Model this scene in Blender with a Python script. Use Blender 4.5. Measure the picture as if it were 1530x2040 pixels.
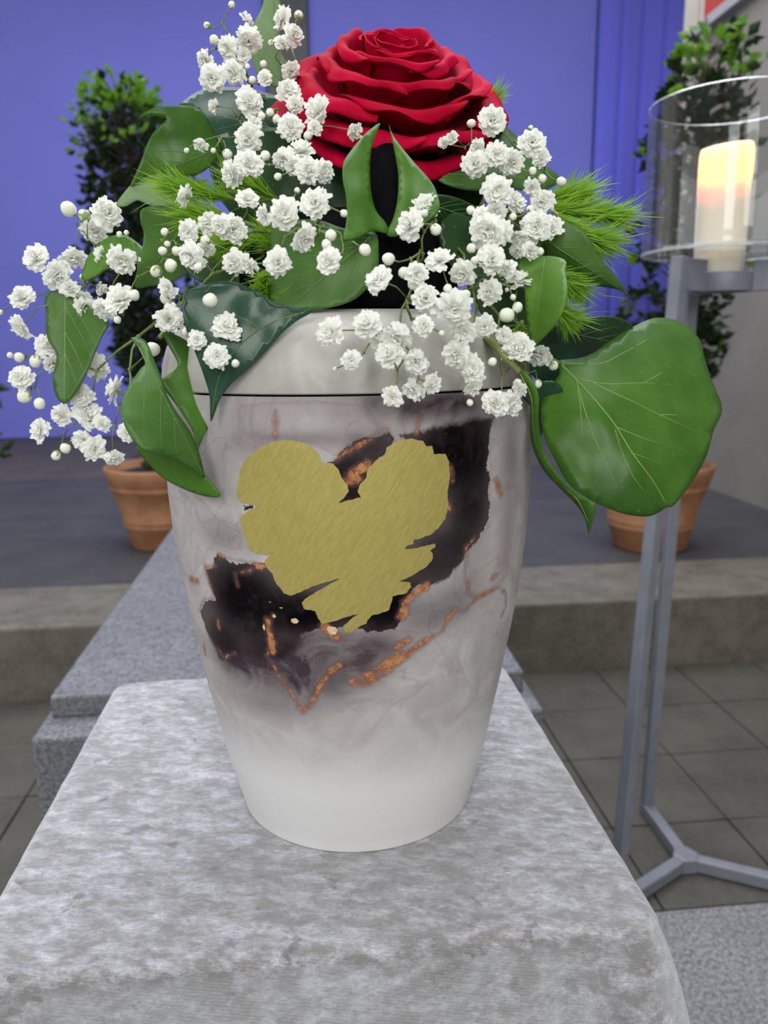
import bpy, bmesh, math, random
import numpy as np
from mathutils import Vector, Matrix, noise
from mathutils.geometry import delaunay_2d_cdt

for o in list(bpy.data.objects):
    bpy.data.objects.remove(o)
S = bpy.context.scene
COL = S.collection
random.seed(7)
RNG = np.random.default_rng(7)

# ------------------------------------------------------------------ camera
F = 1550.0                      # focal length in pixels of a 1530 x 2040 frame
PITCH, YAW, ROLL = map(math.radians, (12.2, 5.5, 0.8))
EYE = Vector((0.0, 0.0, 0.85))
FW = Vector((math.sin(YAW) * math.cos(PITCH), math.cos(YAW) * math.cos(PITCH), -math.sin(PITCH)))
_rt = Vector((math.cos(YAW), -math.sin(YAW), 0))
_up = _rt.cross(FW)
RT = _rt * math.cos(ROLL) - _up * math.sin(ROLL)
UP = _up * math.cos(ROLL) + _rt * math.sin(ROLL)
cd = bpy.data.cameras.new('camera')
cd.sensor_fit = 'VERTICAL'
cd.sensor_height = 36.0
cd.sensor_width = 27.0
cd.lens = F / 2040 * 36.0
cd.clip_start = 0.01
cd.dof.use_dof = True
cd.dof.focus_distance = 0.39
cd.dof.aperture_fstop = 11.0
cam = bpy.data.objects.new('camera', cd)
m3 = Matrix((RT, UP, -FW)).transposed()
cam.matrix_world = Matrix.Translation(EYE) @ m3.to_4x4()
COL.objects.link(cam)
S.camera = cam

# ------------------------------------------------------------------ world, lights, exposure
S.view_settings.view_transform = 'Standard'
S.view_settings.look = 'None'
S.view_settings.gamma = 1.0
S.view_settings.use_curve_mapping = False
S.view_settings.exposure = 0.38
W = bpy.data.worlds.new('room_light')
S.world = W
W.use_nodes = True
W.node_tree.nodes['Background'].inputs[0].default_value = (1.0, 0.97, 0.93, 1)
W.node_tree.nodes['Background'].inputs[1].default_value = 0.20

def area(name, loc, target, sx, sy, power, col=(1, 1, 1)):
    l = bpy.data.lights.new(name, 'AREA')
    l.shape = 'RECTANGLE'
    l.size, l.size_y, l.energy, l.color = sx, sy, power, col
    o = bpy.data.objects.new(name, l)
    o.location = loc
    o.rotation_euler = (Vector(target) - Vector(loc)).to_track_quat('-Z', 'Y').to_euler()
    COL.objects.link(o)
    return o
area('skylight', (0.2, 2.2, 4.0), (0.2, 2.0, 0), 4.5, 4.0, 195, (0.90, 0.94, 1.0))
area('side_window', (-3.6, 0.3, 2.0), (0, 0.8, 0.8), 2.2, 2.2, 30, (0.95, 0.97, 1.0))
area('rear_window', (0.6, -2.6, 2.4), (0.1, 0.8, 0.7), 0.9, 2.2, 40, (0.98, 1.0, 0.97))
area('rear_window', (-1.1, -2.6, 2.4), (0.1, 0.8, 0.7), 0.9, 2.2, 40, (0.98, 1.0, 0.97))

# ------------------------------------------------------------------ helpers
def ray(px, py):
    return RT * ((px - 765) / F) - UP * ((py - 1020) / F) + FW
def at(px, py, t):
    return EYE + ray(px, py) * t

def link(o, parent=None):
    COL.objects.link(o)
    if parent is not None:
        o.parent = parent
    return o
def obj(name, verts, faces, mat=None, parent=None, smooth=False, mats=None, midx=None):
    me = bpy.data.meshes.new(name)
    me.from_pydata([tuple(v) for v in verts], [], faces)
    if mats:
        for m in mats: me.materials.append(m)
    elif mat: me.materials.append(mat)
    if midx is not None:
        me.polygons.foreach_set('material_index', midx)
    if smooth:
        me.polygons.foreach_set('use_smooth', [True] * len(me.polygons))
    me.update()
    return link(bpy.data.objects.new(name, me), parent)
def empty(name, loc=(0, 0, 0)):
    o = bpy.data.objects.new(name, None)
    o.location = loc
    o.empty_display_size = 0.02
    return link(o)
def tag(o, label, cat, group=None, kind=None):
    o['label'] = label
    o['category'] = cat
    if group: o['group'] = group
    if kind: o['kind'] = kind
    return o
def structure(o):
    o['kind'] = 'structure'
    return o

class MB:
    def __init__(s): s.v, s.f = [], []
    def add(s, v, f):
        n = len(s.v); s.v += [Vector(p) for p in v]; s.f += [tuple(i + n for i in q) for q in f]
    def box(s, a, b):
        (x0, y0, z0), (x1, y1, z1) = a, b
        s.add([(x0, y0, z0), (x1, y0, z0), (x1, y1, z0), (x0, y1, z0), (x0, y0, z1), (x1, y0, z1), (x1, y1, z1), (x0, y1, z1)],
              [(0, 3, 2, 1), (4, 5, 6, 7), (0, 1, 5, 4), (1, 2, 6, 5), (2, 3, 7, 6), (3, 0, 4, 7)])
    def bar(s, p, q, w, h, up=(0, 0, 1)):
        p, q = Vector(p), Vector(q)
        d = (q - p).normalized(); a = d.cross(Vector(up)).normalized(); b = a.cross(d)
        c = [(-1, -1), (1, -1), (1, 1), (-1, 1)]
        s.add([e + a * (i * w / 2) + b * (j * h / 2) for e in (p, q) for i, j in c],
              [(3, 2, 1, 0), (4, 5, 6, 7), (0, 1, 5, 4), (1, 2, 6, 5), (2, 3, 7, 6), (3, 0, 4, 7)])
    def lathe(s, prof, c=(0, 0, 0), n=48, cap=True):
        base = len(s.v)
        for r, z in prof:
            for k in range(n):
                a = 2 * math.pi * k / n
                s.v.append(Vector((c[0] + r * math.cos(a), c[1] + r * math.sin(a), c[2] + z)))
        for i in range(len(prof) - 1):
            for k in range(n):
                k2 = (k + 1) % n
                s.f.append((base + i * n + k, base + i * n + k2, base + (i + 1) * n + k2, base + (i + 1) * n + k))
        if cap:
            s.f.append(tuple(base + k for k in reversed(range(n))))
            s.f.append(tuple(base + (len(prof) - 1) * n + k for k in range(n)))
    def tube(s, pts, radii, n=5):
        pts = [Vector(p) for p in pts]
        if not hasattr(radii, '__len__'): radii = [radii] * len(pts)
        base = len(s.v)
        for i, p in enumerate(pts):
            d = (pts[min(i + 1, len(pts) - 1)] - pts[max(i - 1, 0)])
            if d.length < 1e-9: d = Vector((0, 0, 1))
            d.normalize()
            a = d.cross(Vector((0.31, 0.22, 0.92)))
            if a.length < 1e-4: a = d.cross(Vector((1, 0, 0)))
            a.normalize(); b = d.cross(a)
            for k in range(n):
                t = 2 * math.pi * k / n
                s.v.append(p + (a * math.cos(t) + b * math.sin(t)) * radii[i])
        for i in range(len(pts) - 1):
            for k in range(n):
                k2 = (k + 1) % n
                s.f.append((base + i * n + k, base + i * n + k2, base + (i + 1) * n + k2, base + (i + 1) * n + k))
        s.f.append(tuple(base + k for k in reversed(range(n))))
        s.f.append(tuple(base + (len(pts) - 1) * n + k for k in range(n)))
    def build(s, name, mat=None, parent=None, smooth=False, bevel=0, seg=2):
        o = obj(name, s.v, s.f, mat, parent, smooth)
        if bevel:
            b = o.modifiers.new('bevel', 'BEVEL'); b.width = bevel; b.segments = seg; b.limit_method = 'ANGLE'
        return o

def catmull(pts, n, closed=False):
    pts = [Vector(p) for p in pts]
    out = []
    m = len(pts)
    rng = range(m) if closed else range(m - 1)
    for i in rng:
        if closed: p0, p1, p2, p3 = pts[i - 1], pts[i], pts[(i + 1) % m], pts[(i + 2) % m]
        else: p0, p1, p2, p3 = pts[max(i - 1, 0)], pts[i], pts[i + 1], pts[min(i + 2, m - 1)]
        for k in range(n):
            t = k / n
            out.append(0.5 * ((2 * p1) + (p2 - p0) * t + (2 * p0 - 5 * p1 + 4 * p2 - p3) * t * t + (3 * p1 - p0 - 3 * p2 + p3) * t ** 3))
    if not closed: out.append(pts[-1])
    return out

# ------------------------------------------------------------------ materials
class NT:
    """tiny node-building helper"""
    def __init__(s, name):
        s.m = bpy.data.materials.new(name); s.m.use_nodes = True
        s.t = s.m.node_tree; s.b = s.t.nodes['Principled BSDF']; s.out = s.t.nodes['Material Output']
        s.co = s.t.nodes.new('ShaderNodeTexCoord').outputs['Object']
    def put(s, sock, val):
        if hasattr(val, 'is_linked') or isinstance(val, bpy.types.NodeSocket): s.t.links.new(val, sock)
        else:
            if hasattr(sock.default_value, '__len__') and not isinstance(val, (int, float)):
                val = tuple(val); n = len(sock.default_value)
                if len(val) < n: val = val + (1.0,)
                sock.default_value = val[:n]
            else: sock.default_value = val
    def set(s, **k):
        for a, v in k.items(): s.put(s.b.inputs[a.replace('_', ' ')], v)
        return s
    def map(s, scale=(1, 1, 1), rot=(0, 0, 0), loc=(0, 0, 0), co=None):
        n = s.t.nodes.new('ShaderNodeMapping'); s.t.links.new(co or s.co, n.inputs[0])
        n.inputs['Scale'].default_value = scale; n.inputs['Rotation'].default_value = rot; n.inputs['Location'].default_value = loc
        return n.outputs[0]
    def noise(s, scale, detail=4, rough=0.55, dist=0, co=None, col=False):
        n = s.t.nodes.new('ShaderNodeTexNoise'); s.t.links.new(co or s.co, n.inputs['Vector'])
        n.inputs['Scale'].default_value = scale; n.inputs['Detail'].default_value = detail
        n.inputs['Roughness'].default_value = rough; n.inputs['Distortion'].default_value = dist
        return n.outputs['Color' if col else 'Fac']
    def voro(s, scale, co=None, out='Distance'):
        n = s.t.nodes.new('ShaderNodeTexVoronoi'); s.t.links.new(co or s.co, n.inputs['Vector'])
        n.inputs['Scale'].default_value = scale
        return n.outputs[out]
    def math(s, op, a, b=0.0, c=None, clamp=False):
        n = s.t.nodes.new('ShaderNodeMath'); n.operation = op; n.use_clamp = clamp
        s.put(n.inputs[0], a); s.put(n.inputs[1], b)
        if c is not None: s.put(n.inputs[2], c)
        return n.outputs[0]
    def step(s, v, lo, hi, a=0.0, b=1.0):
        n = s.t.nodes.new('ShaderNodeMapRange'); n.interpolation_type = 'SMOOTHSTEP'
        s.put(n.inputs[0], v); s.put(n.inputs[1], lo); s.put(n.inputs[2], hi); s.put(n.inputs[3], a); s.put(n.inputs[4], b)
        return n.outputs[0]
    def mix(s, f, a, b):
        n = s.t.nodes.new('ShaderNodeMix'); n.data_type = 'RGBA'
        s.put(n.inputs[0], f); s.put(n.inputs[6], a); s.put(n.inputs[7], b)
        return n.outputs[2]
    def bump(s, h, strength=0.3, dist=0.002):
        n = s.t.nodes.new('ShaderNodeBump'); s.put(n.inputs['Height'], h)
        n.inputs['Strength'].default_value = strength; n.inputs['Distance'].default_value = dist
        s.t.links.new(n.outputs[0], s.b.inputs['Normal']); return n.outputs[0]
    def attr(s, name):
        n = s.t.nodes.new('ShaderNodeAttribute'); n.attribute_name = name
        return n.outputs['Fac']

def two_tone(name, c1, c2, scale, rough=0.6, bump=0.0, bscale=None, bdist=0.002, lo=0.35, hi=0.65, detail=5, **kw):
    n = NT(name)
    f = n.step(n.noise(scale, detail), lo, hi)
    n.set(Base_Color=n.mix(f, c1, c2), Roughness=rough, **kw)
    if bump: n.bump(n.noise(bscale or scale * 4, 5), bump, bdist)
    return n.m

def granite(name, c0, c1, c2, scale=260):
    n = NT(name)
    a = n.noise(scale, 3, 0.7); b = n.noise(scale * 2.3, 2, 0.6); c = n.noise(6, 3)
    col = n.mix(n.step(a, 0.36, 0.62), c0, c1)
    col = n.mix(n.step(b, 0.55, 0.72), col, c2)
    col = n.mix(n.math('MULTIPLY', n.step(c, 0.3, 0.7), 0.25), col, c0)
    n.set(Base_Color=col, Roughness=0.6); n.bump(a, 0.25, 0.001)
    return n.m

M = {}
M['granite'] = granite('speckled_granite', (0.075, 0.078, 0.088), (0.19, 0.195, 0.215), (0.33, 0.34, 0.365), 170)
M['granite_pale'] = granite('pale_granite', (0.085, 0.087, 0.095), (0.24, 0.245, 0.26), (0.42, 0.425, 0.44), 150)
M['grout'] = two_tone('dark_joint', (0.034, 0.032, 0.025), (0.055, 0.055, 0.04), 20, 0.9)
def stone(name, c1, c2, sc=5):
    n = NT(name)
    a = n.step(n.noise(sc, 6, 0.6), 0.3, 0.7); b = n.noise(90, 3)
    n.set(Base_Color=n.mix(n.math('MULTIPLY', n.step(b, 0.35, 0.7), 0.35), n.mix(a, c1, c2), (c2[0] * 1.25, c2[1] * 1.25, c2[2] * 1.25)), Roughness=0.65)
    n.bump(n.noise(60, 5), 0.2, 0.002)
    return n.m
M['tile'] = stone('floor_stone', (0.04, 0.036, 0.029), (0.075, 0.068, 0.055))
M['tile_dark'] = stone('platform_stone', (0.036, 0.034, 0.037), (0.056, 0.053, 0.056))
M['concrete'] = stone('step_concrete', (0.085, 0.075, 0.060), (0.145, 0.130, 0.106), 14)
M['rear'] = stone('rear_stone', (0.06, 0.052, 0.043), (0.082, 0.071, 0.06))
M['wall'] = stone('right_wall_concrete', (0.19, 0.175, 0.15), (0.25, 0.235, 0.205), 2)
M['beige'] = two_tone('beige_plaster', (0.50, 0.46, 0.38), (0.58, 0.54, 0.46), 4, 0.8)
def fabric(name, c1, c2):
    n = NT(name)
    a = n.noise(1.2, 3); w = n.noise(260, 2)
    n.set(Base_Color=n.mix(n.step(a, 0.3, 0.7), c1, c2), Roughness=0.9, Sheen_Weight=0.15)
    n.bump(w, 0.15, 0.002)
    return n.m
M['blue'] = fabric('blue_fabric', (0.165, 0.175, 0.64), (0.185, 0.195, 0.68))
M['blue_pleat'] = fabric('blue_pleated_fabric', (0.135, 0.14, 0.74), (0.15, 0.155, 0.78))
M['post'] = two_tone('dark_post_metal', (0.035, 0.035, 0.05), (0.05, 0.05, 0.065), 8, 0.5)
M['steel'] = two_tone('grey_painted_steel', (0.16, 0.172, 0.205), (0.185, 0.197, 0.23), 30, 0.42, 0.05, 200)
M['terracotta'] = two_tone('terracotta', (0.30, 0.13, 0.055), (0.37, 0.18, 0.09), 14, 0.8, 0.15, 120)
M['soil'] = two_tone('potting_soil', (0.012, 0.01, 0.008), (0.03, 0.024, 0.018), 60, 0.95, 0.6, 80)
M['bark'] = two_tone('bark', (0.045, 0.035, 0.028), (0.09, 0.07, 0.055), 60, 0.9)
M['red'] = two_tone('red_print', (0.40, 0.045, 0.035), (0.46, 0.06, 0.045), 3, 0.6)
M['frame'] = two_tone('grey_frame', (0.36, 0.35, 0.37), (0.42, 0.41, 0.43), 12, 0.5)
M['foam'] = two_tone('dark_floral_foam', (0.003, 0.003, 0.004), (0.006, 0.006, 0.007), 40, 0.95, 0.3, 90, Specular_IOR_Level=0.03)

def leaf_mat(name, dark, light, rough=0.33, trans=0.22, scale=35):
    n = NT(name)
    f = n.math('ADD', n.math('MULTIPLY', n.step(n.noise(scale, 4, 0.6), 0.3, 0.72), 0.45), n.math('MULTIPLY', n.step(n.noise(scale * 0.4, 3), 0.35, 0.65), 0.55))
    sp = n.step(n.noise(900, 1), 0.70, 0.78)
    col = n.mix(n.math('MULTIPLY', sp, 0.25), n.mix(f, dark, light), (0.5, 0.55, 0.3))
    n.set(Base_Color=col, Roughness=rough, Specular_IOR_Level=0.32)
    n.bump(n.noise(140, 3), 0.12, 0.001)
    tr = n.t.nodes.new('ShaderNodeBsdfTranslucent')
    n.put(tr.inputs[0], n.mix(0.5, col, (light[0] * 2.2, light[1] * 2.2, light[2] * 0.7)))
    mx = n.t.nodes.new('ShaderNodeMixShader'); mx.inputs[0].default_value = trans
    n.t.links.new(n.b.outputs[0], mx.inputs[1]); n.t.links.new(tr.outputs[0], mx.inputs[2])
    n.t.links.new(mx.outputs[0], n.out.inputs[0])
    return n.m
M['ivy'] = leaf_mat('ivy_leaf_green', (0.035, 0.11, 0.012), (0.085, 0.21, 0.022))
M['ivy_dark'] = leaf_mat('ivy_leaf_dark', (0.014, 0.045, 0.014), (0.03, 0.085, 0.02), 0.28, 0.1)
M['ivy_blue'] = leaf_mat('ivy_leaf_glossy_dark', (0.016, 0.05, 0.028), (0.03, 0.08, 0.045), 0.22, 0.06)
M['ivy_bright'] = leaf_mat('ivy_leaf_bright', (0.055, 0.16, 0.016), (0.115, 0.255, 0.028), 0.36, 0.25)
M['ivy_pale'] = leaf_mat('ivy_leaf_pale_underside', (0.15, 0.24, 0.10), (0.21, 0.31, 0.14), 0.5, 0.25)
M['ivy_mid'] = leaf_mat('ivy_leaf_mid', (0.04, 0.115, 0.018), (0.09, 0.20, 0.036), 0.36, 0.2)
M['vein'] = two_tone('leaf_vein', (0.16, 0.26, 0.055), (0.22, 0.33, 0.08), 60, 0.5)
M['vein_dim'] = two_tone('leaf_vein_dim', (0.075, 0.16, 0.04), (0.10, 0.19, 0.05), 60, 0.5)
M['stem'] = two_tone('gypsophila_stem', (0.10, 0.16, 0.035), (0.19, 0.25, 0.07), 80, 0.6)
M['vine'] = two_tone('ivy_vine', (0.17, 0.21, 0.045), (0.26, 0.28, 0.08), 60, 0.5)
M['calyx'] = two_tone('bud_calyx', (0.20, 0.30, 0.09), (0.34, 0.42, 0.18), 300, 0.6)
M['needle'] = leaf_mat('needle_green', (0.14, 0.31, 0.02), (0.30, 0.49, 0.055), 0.55, 0.35, 60)
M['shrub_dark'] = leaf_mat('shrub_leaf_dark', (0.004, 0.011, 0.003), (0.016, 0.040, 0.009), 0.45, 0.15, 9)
M['shrub_light'] = leaf_mat('shrub_leaf_bright', (0.06, 0.16, 0.012), (0.14, 0.29, 0.03), 0.45, 0.3, 9)
def petal_white():
    n = NT('gypsophila_petal')
    n.set(Base_Color=(0.94, 0.94, 0.90), Roughness=0.7)
    tr = n.t.nodes.new('ShaderNodeBsdfTranslucent'); tr.inputs[0].default_value = (0.96, 0.97, 0.90, 1)
    mx = n.t.nodes.new('ShaderNodeMixShader'); mx.inputs[0].default_value = 0.3
    n.t.links.new(n.b.outputs[0], mx.inputs[1]); n.t.links.new(tr.outputs[0], mx.inputs[2]); n.t.links.new(mx.outputs[0], n.out.inputs[0])
    return n.m
M['petal_white'] = petal_white()
M['bud_white'] = two_tone('bud_white', (0.74, 0.77, 0.60), (0.86, 0.87, 0.76), 300, 0.65)
def rose_mat():
    n = NT('rose_petal')
    f = n.noise(28, 4)
    col = n.mix(n.step(f, 0.3, 0.7), (0.40, 0.0, 0.018), (0.56, 0.0003, 0.042))
    n.set(Base_Color=col, Roughness=0.7, Sheen_Weight=0.05, Sheen_Roughness=0.4, Sheen_Tint=(1, 0.05, 0.15), Specular_IOR_Level=0.08)
    n.bump(n.noise(240, 3), 0.12, 0.0008)
    tr = n.t.nodes.new('ShaderNodeBsdfTranslucent'); tr.inputs[0].default_value = (0.6, 0.0, 0.02, 1)
    mx = n.t.nodes.new('ShaderNodeMixShader'); mx.inputs[0].default_value = 0.15
    n.t.links.new(n.b.outputs[0], mx.inputs[1]); n.t.links.new(tr.outputs[0], mx.inputs[2]); n.t.links.new(mx.outputs[0], n.out.inputs[0])
    return n.m
M['rose'] = rose_mat()
def gold_mat():
    n = NT('brushed_gold_leaf')
    st = n.noise(330, 5, 0.65, 0, n.map((2.4, 1, 0.5), co=n.map(rot=(0, math.radians(-32), 0))))
    bl = n.noise(120, 4, 0.7)
    sc = n.noise(380, 2, 0.5, 0, n.map((4, 1, 0.22), co=n.map(rot=(0, math.radians(-30), 0))))
    col = n.mix(n.step(st, 0.35, 0.7), (0.41, 0.335, 0.09), (0.48, 0.40, 0.12))
    col = n.mix(n.math('MULTIPLY', n.step(bl, 0.58, 0.75), 0.5), col, (0.36, 0.28, 0.08))
    n.set(Base_Color=col, Metallic=0.3, Roughness=0.42)
    n.bump(n.math('ADD', st, n.math('MULTIPLY', sc, 0.6)), 0.25, 0.0006)
    return n.m
M['gold'] = gold_mat()
def velvet_mat():
    n = NT('crushed_velvet')
    big = n.noise(9, 3, 0.6)
    streak = n.noise(125, 9, 0.76, 0.25, n.map((0.6, 1.1, 1.0), co=n.map(rot=(0, 0, 0.2))))
    fine = n.noise(600, 4, 0.8, 0, n.map((0.6, 1, 1)))
    dark = n.noise(50, 7, 0.70, 0.2, n.map(loc=(3.1, 1.7, 0.4)))
    v = n.math('ADD', n.math('MULTIPLY', streak, 0.80), n.math('MULTIPLY', big, 0.14))
    v = n.math('ADD', v, n.math('MULTIPLY', fine, 0.22))
    col = n.mix(n.step(v, 0.50, 0.655), (0.27, 0.26, 0.26), (0.48, 0.47, 0.51))
    col = n.mix(n.step(v, 0.62, 0.72), col, (0.67, 0.66, 0.75))
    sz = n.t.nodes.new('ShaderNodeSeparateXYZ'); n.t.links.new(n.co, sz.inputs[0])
    crush_shade = n.step(n.math('ADD', sz.outputs[2], n.math('MULTIPLY', big, 0.02)), 0.55, 0.59, 0.04, 0.0)     # more dark flecks on the hanging part: heavier crush plus painted-in shade
    col = n.mix(n.math('MULTIPLY', n.step(n.math('ADD', dark, crush_shade), 0.585, 0.655), 0.62), col, (0.125, 0.112, 0.108))
    rib = n.t.nodes.new('ShaderNodeTexWave'); rib.inputs['Scale'].default_value = 330; rib.inputs['Distortion'].default_value = 2.5
    rib.inputs['Detail'].default_value = 2; rib.bands_direction = 'DIAGONAL'
    n.t.links.new(n.map((0.10, 1, 1), co=n.map(rot=(0, 0, 0.12))), rib.inputs['Vector'])
    n.set(Base_Color=col, Roughness=0.55, Sheen_Weight=0.7, Sheen_Roughness=0.35, Sheen_Tint=(0.93, 0.94, 1.0), Specular_IOR_Level=0.3)
    n.bump(n.math('ADD', n.math('MULTIPLY', v, 1.0), n.math('MULTIPLY', rib.outputs['Fac'], 0.05)), 0.5, 0.003)
    # normals tilted down as by a nap, added to darken the hanging sides
    src = n.b.inputs['Normal'].links[0].from_socket
    va = n.t.nodes.new('ShaderNodeVectorMath'); va.operation = 'ADD'; n.t.links.new(src, va.inputs[0]); va.inputs[1].default_value = (0, 0, -0.5)
    vn = n.t.nodes.new('ShaderNodeVectorMath'); vn.operation = 'NORMALIZE'; n.t.links.new(va.outputs[0], vn.inputs[0]); n.t.links.new(vn.outputs[0], n.b.inputs['Normal'])
    return n.m
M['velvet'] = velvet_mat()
def glass_mat():
    n = NT('clear_glass')
    g = n.t.nodes.new('ShaderNodeBsdfGlossy'); g.inputs['Roughness'].default_value = 0.03
    t = n.t.nodes.new('ShaderNodeBsdfTransparent'); t.inputs[0].default_value = (0.975, 0.98, 0.978, 1)
    fr = n.t.nodes.new('ShaderNodeFresnel'); fr.inputs[0].default_value = 1.45
    mx = n.t.nodes.new('ShaderNodeMixShader')
    n.t.links.new(n.math('MINIMUM', n.math('MULTIPLY', fr.outputs[0], 1.0), 0.42), mx.inputs[0]); n.t.links.new(t.outputs[0], mx.inputs[1]); n.t.links.new(g.outputs[0], mx.inputs[2])
    n.t.links.new(mx.outputs[0], n.out.inputs[0])
    return n.m
M['glass'] = glass_mat()
M['glass_edge'] = NT('glass_cut_edge').set(Base_Color=(0.72, 0.76, 0.78), Roughness=0.15, Transmission_Weight=0.6, IOR=1.3).m
def wax_mat():
    n = NT('candle_wax')
    n.set(Base_Color=(0.88, 0.80, 0.68), Roughness=0.45, Subsurface_Weight=1.0, Subsurface_Radius=(1.0, 0.55, 0.22), Subsurface_Scale=0.02)
    return n.m
M['wax'] = wax_mat()
def flame_mat():
    n = NT('candle_flame')
    n.set(Base_Color=(0, 0, 0), Emission_Color=(1.0, 0.55, 0.16), Emission_Strength=9.0)
    return n.m
M['flame'] = flame_mat()
M['wick'] = two_tone('wick', (0.01, 0.008, 0.006), (0.03, 0.02, 0.015), 100, 0.9)

# ------------------------------------------------------------------ the room
def slab(name, a, b, mat, bevel=0.0, parent=None):
    m = MB(); m.box(a, b); return m.build(name, mat, parent, bevel=bevel)

SX0, SX1, SY0, SY1 = -0.346, 0.289, 0.897, 3.1       # granite plinth running into the steps
floor = structure(slab('floor', (-2.6, -1.2, -0.06), (1.8, 1.862, -0.006), M['grout']))
tile_me = None
xs = [0.733 + 0.217 * k for k in range(-11, 5)]
ys = [0.986, 1.195, 1.425, 1.643, 1.860]
for i in range(len(xs) - 1):
    for j in range(4):
        x0, x1, y0, y1 = xs[i], xs[i + 1], ys[j], ys[j + 1]
        if x0 > SX0 - 0.1 and x1 < SX1 + 0.1: continue
        j_ = 0.0016
        if x1 > SX0 and x0 < SX0: x1 = SX0 - 0.002
        if x0 < SX1 and x1 > SX1: x0 = SX1 + 0.002
        if x1 - x0 < 0.02: continue
        slab('tile', (x0 + j_, y0 + j_, -0.02), (min(x1, 1.798) - j_, y1 - j_, random.uniform(-0.0012, 0.0006)), M['tile'], 0.0012, floor)
for i in range(5):
    x0 = -2.6 + i * 0.88
    slab('paving_slab', (x0 + 0.001, -1.2, -0.02), (x0 + 0.879, 0.984, 0.0), M['granite_pale'], 0.002, floor)
step_l = structure(slab('step_1', (-2.6, 1.864, -0.02), (SX0 - 0.002, 2.2, 0.19), M['concrete'], 0.008))
step_r = structure(slab('step_2', (SX1 + 0.002, 1.864, -0.02), (1.798, 2.2, 0.19), M['concrete'], 0.008))
m = MB()
m.box((-3.4, 2.202, 0.0), (SX0 - 0.002, 4.1, 0.188)); m.box((SX1 + 0.002, 2.202, 0.0), (1.798, 4.1, 0.188)); m.box((SX0 - 0.002, SY1 + 0.002, 0.0), (SX1 + 0.002, 4.1, 0.188))
structure(m.build('floor_platform', M['tile_dark']))
structure(slab('floor_rear', (-4.0, 4.102, 0.0), (4.2, 6.3, 0.19), M['rear']))
structure(slab('floor_side', (1.798, 3.86, 0.0), (4.2, 4.1, 0.19), M['rear']))
structure(slab('wall_right', (1.8, -1.2, -0.06), (2.15, 3.72, 4.2), M['wall']))
structure(slab('trim_1', (1.79, 3.70, 0.19), (2.15, 3.83, 4.2), M['beige'], 0.004))
# granite plinth: lower block with a set-back slab on top
pl_ = empty('granite_plinth', ((SX0 + SX1) / 2, SY0, 0.0))
o_ = Vector(pl_.location)
m = MB(); m.box(Vector((SX0, SY0, -0.02)) - o_, Vector((SX1, SY1, 0.39)) - o_); m.build('lower_block', M['granite'], pl_, bevel=0.005)
m = MB(); m.box(Vector((SX0 + 0.009, SY0 + 0.053, 0.3895)) - o_, Vector((SX1 - 0.012, SY1, 0.42)) - o_); m.build('upper_slab', M['granite'], pl_, bevel=0.004)
tag(pl_, 'long speckled grey granite block running back behind the urn', 'stone block')

# blue back wall: flat panels, dark post, pleated curtain
structure(slab('wall_back', (-4.2, 6.16, 0.0), (4.4, 6.3, 4.2), M['blue']))
tag(slab('fabric_panel', (-3.9, 6.06, 0.195), (-0.21, 6.10, 4.0), M['blue'], 0.004), 'flat blue fabric panel behind the left topiary, left of the dark post', 'panel')
tag(slab('fabric_panel', (0.10, 6.06, 0.195), (2.18, 6.10, 4.0), M['blue'], 0.004), 'flat blue fabric panel behind the rose, right of the dark post', 'panel')
structure(slab('trim_2', (-0.205, 6.0, 0.19), (0.095, 6.15, 4.1), M['post'], 0.006))
v, f = [], []
nx, nz = 160, 2
for i in range(nx + 1):
    x = 2.19 + (3.3 - 2.19) * i / nx
    ph = (x - 2.19) / 0.165
    fr = ph % 1.0
    y = 6.05 - 0.035 * (1 - abs(2 * fr - 1) ** 6) - 0.012 * math.sin(ph * 2.1)
    for k in range(nz + 1):
        v.append((x, y, 0.195 + 3.8 * k / nz))
for i in range(nx):
    for k in range(nz):
        a = i * (nz + 1) + k
        f.append((a, a + nz + 1, a + nz + 2, a + 1))
pc = obj('pleated_curtain', v, f, M['blue_pleat'], smooth=True)
sm = pc.modifiers.new('thickness', 'SOLIDIFY'); sm.thickness = 0.004
tag(pc, 'bright blue curtain hanging in vertical pleats beside the beige pillar', 'curtain')

# framed red picture on the right wall
pic = empty('wall_picture', (1.8, 3.2, 2.2))
def pic_box(name, a, b, mat):
    m = MB(); m.box(a, b); o = m.build(name, mat, pic); o.matrix_parent_inverse = Matrix.Translation(-Vector(pic.location)); return o
pic_box('print', (1.772, 2.5, 2.20), (1.782, 3.60, 3.2), M['red'])
pic_box('backing', (1.782, 2.47, 2.17), (1.799, 3.66, 3.25), M['beige'])
pic_box('frame', (1.762, 2.45, 2.165), (1.80, 3.70, 2.205), M['frame'])
tag(pic, 'red framed picture with a grey lower edge hung on the right wall', 'picture')

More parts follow.
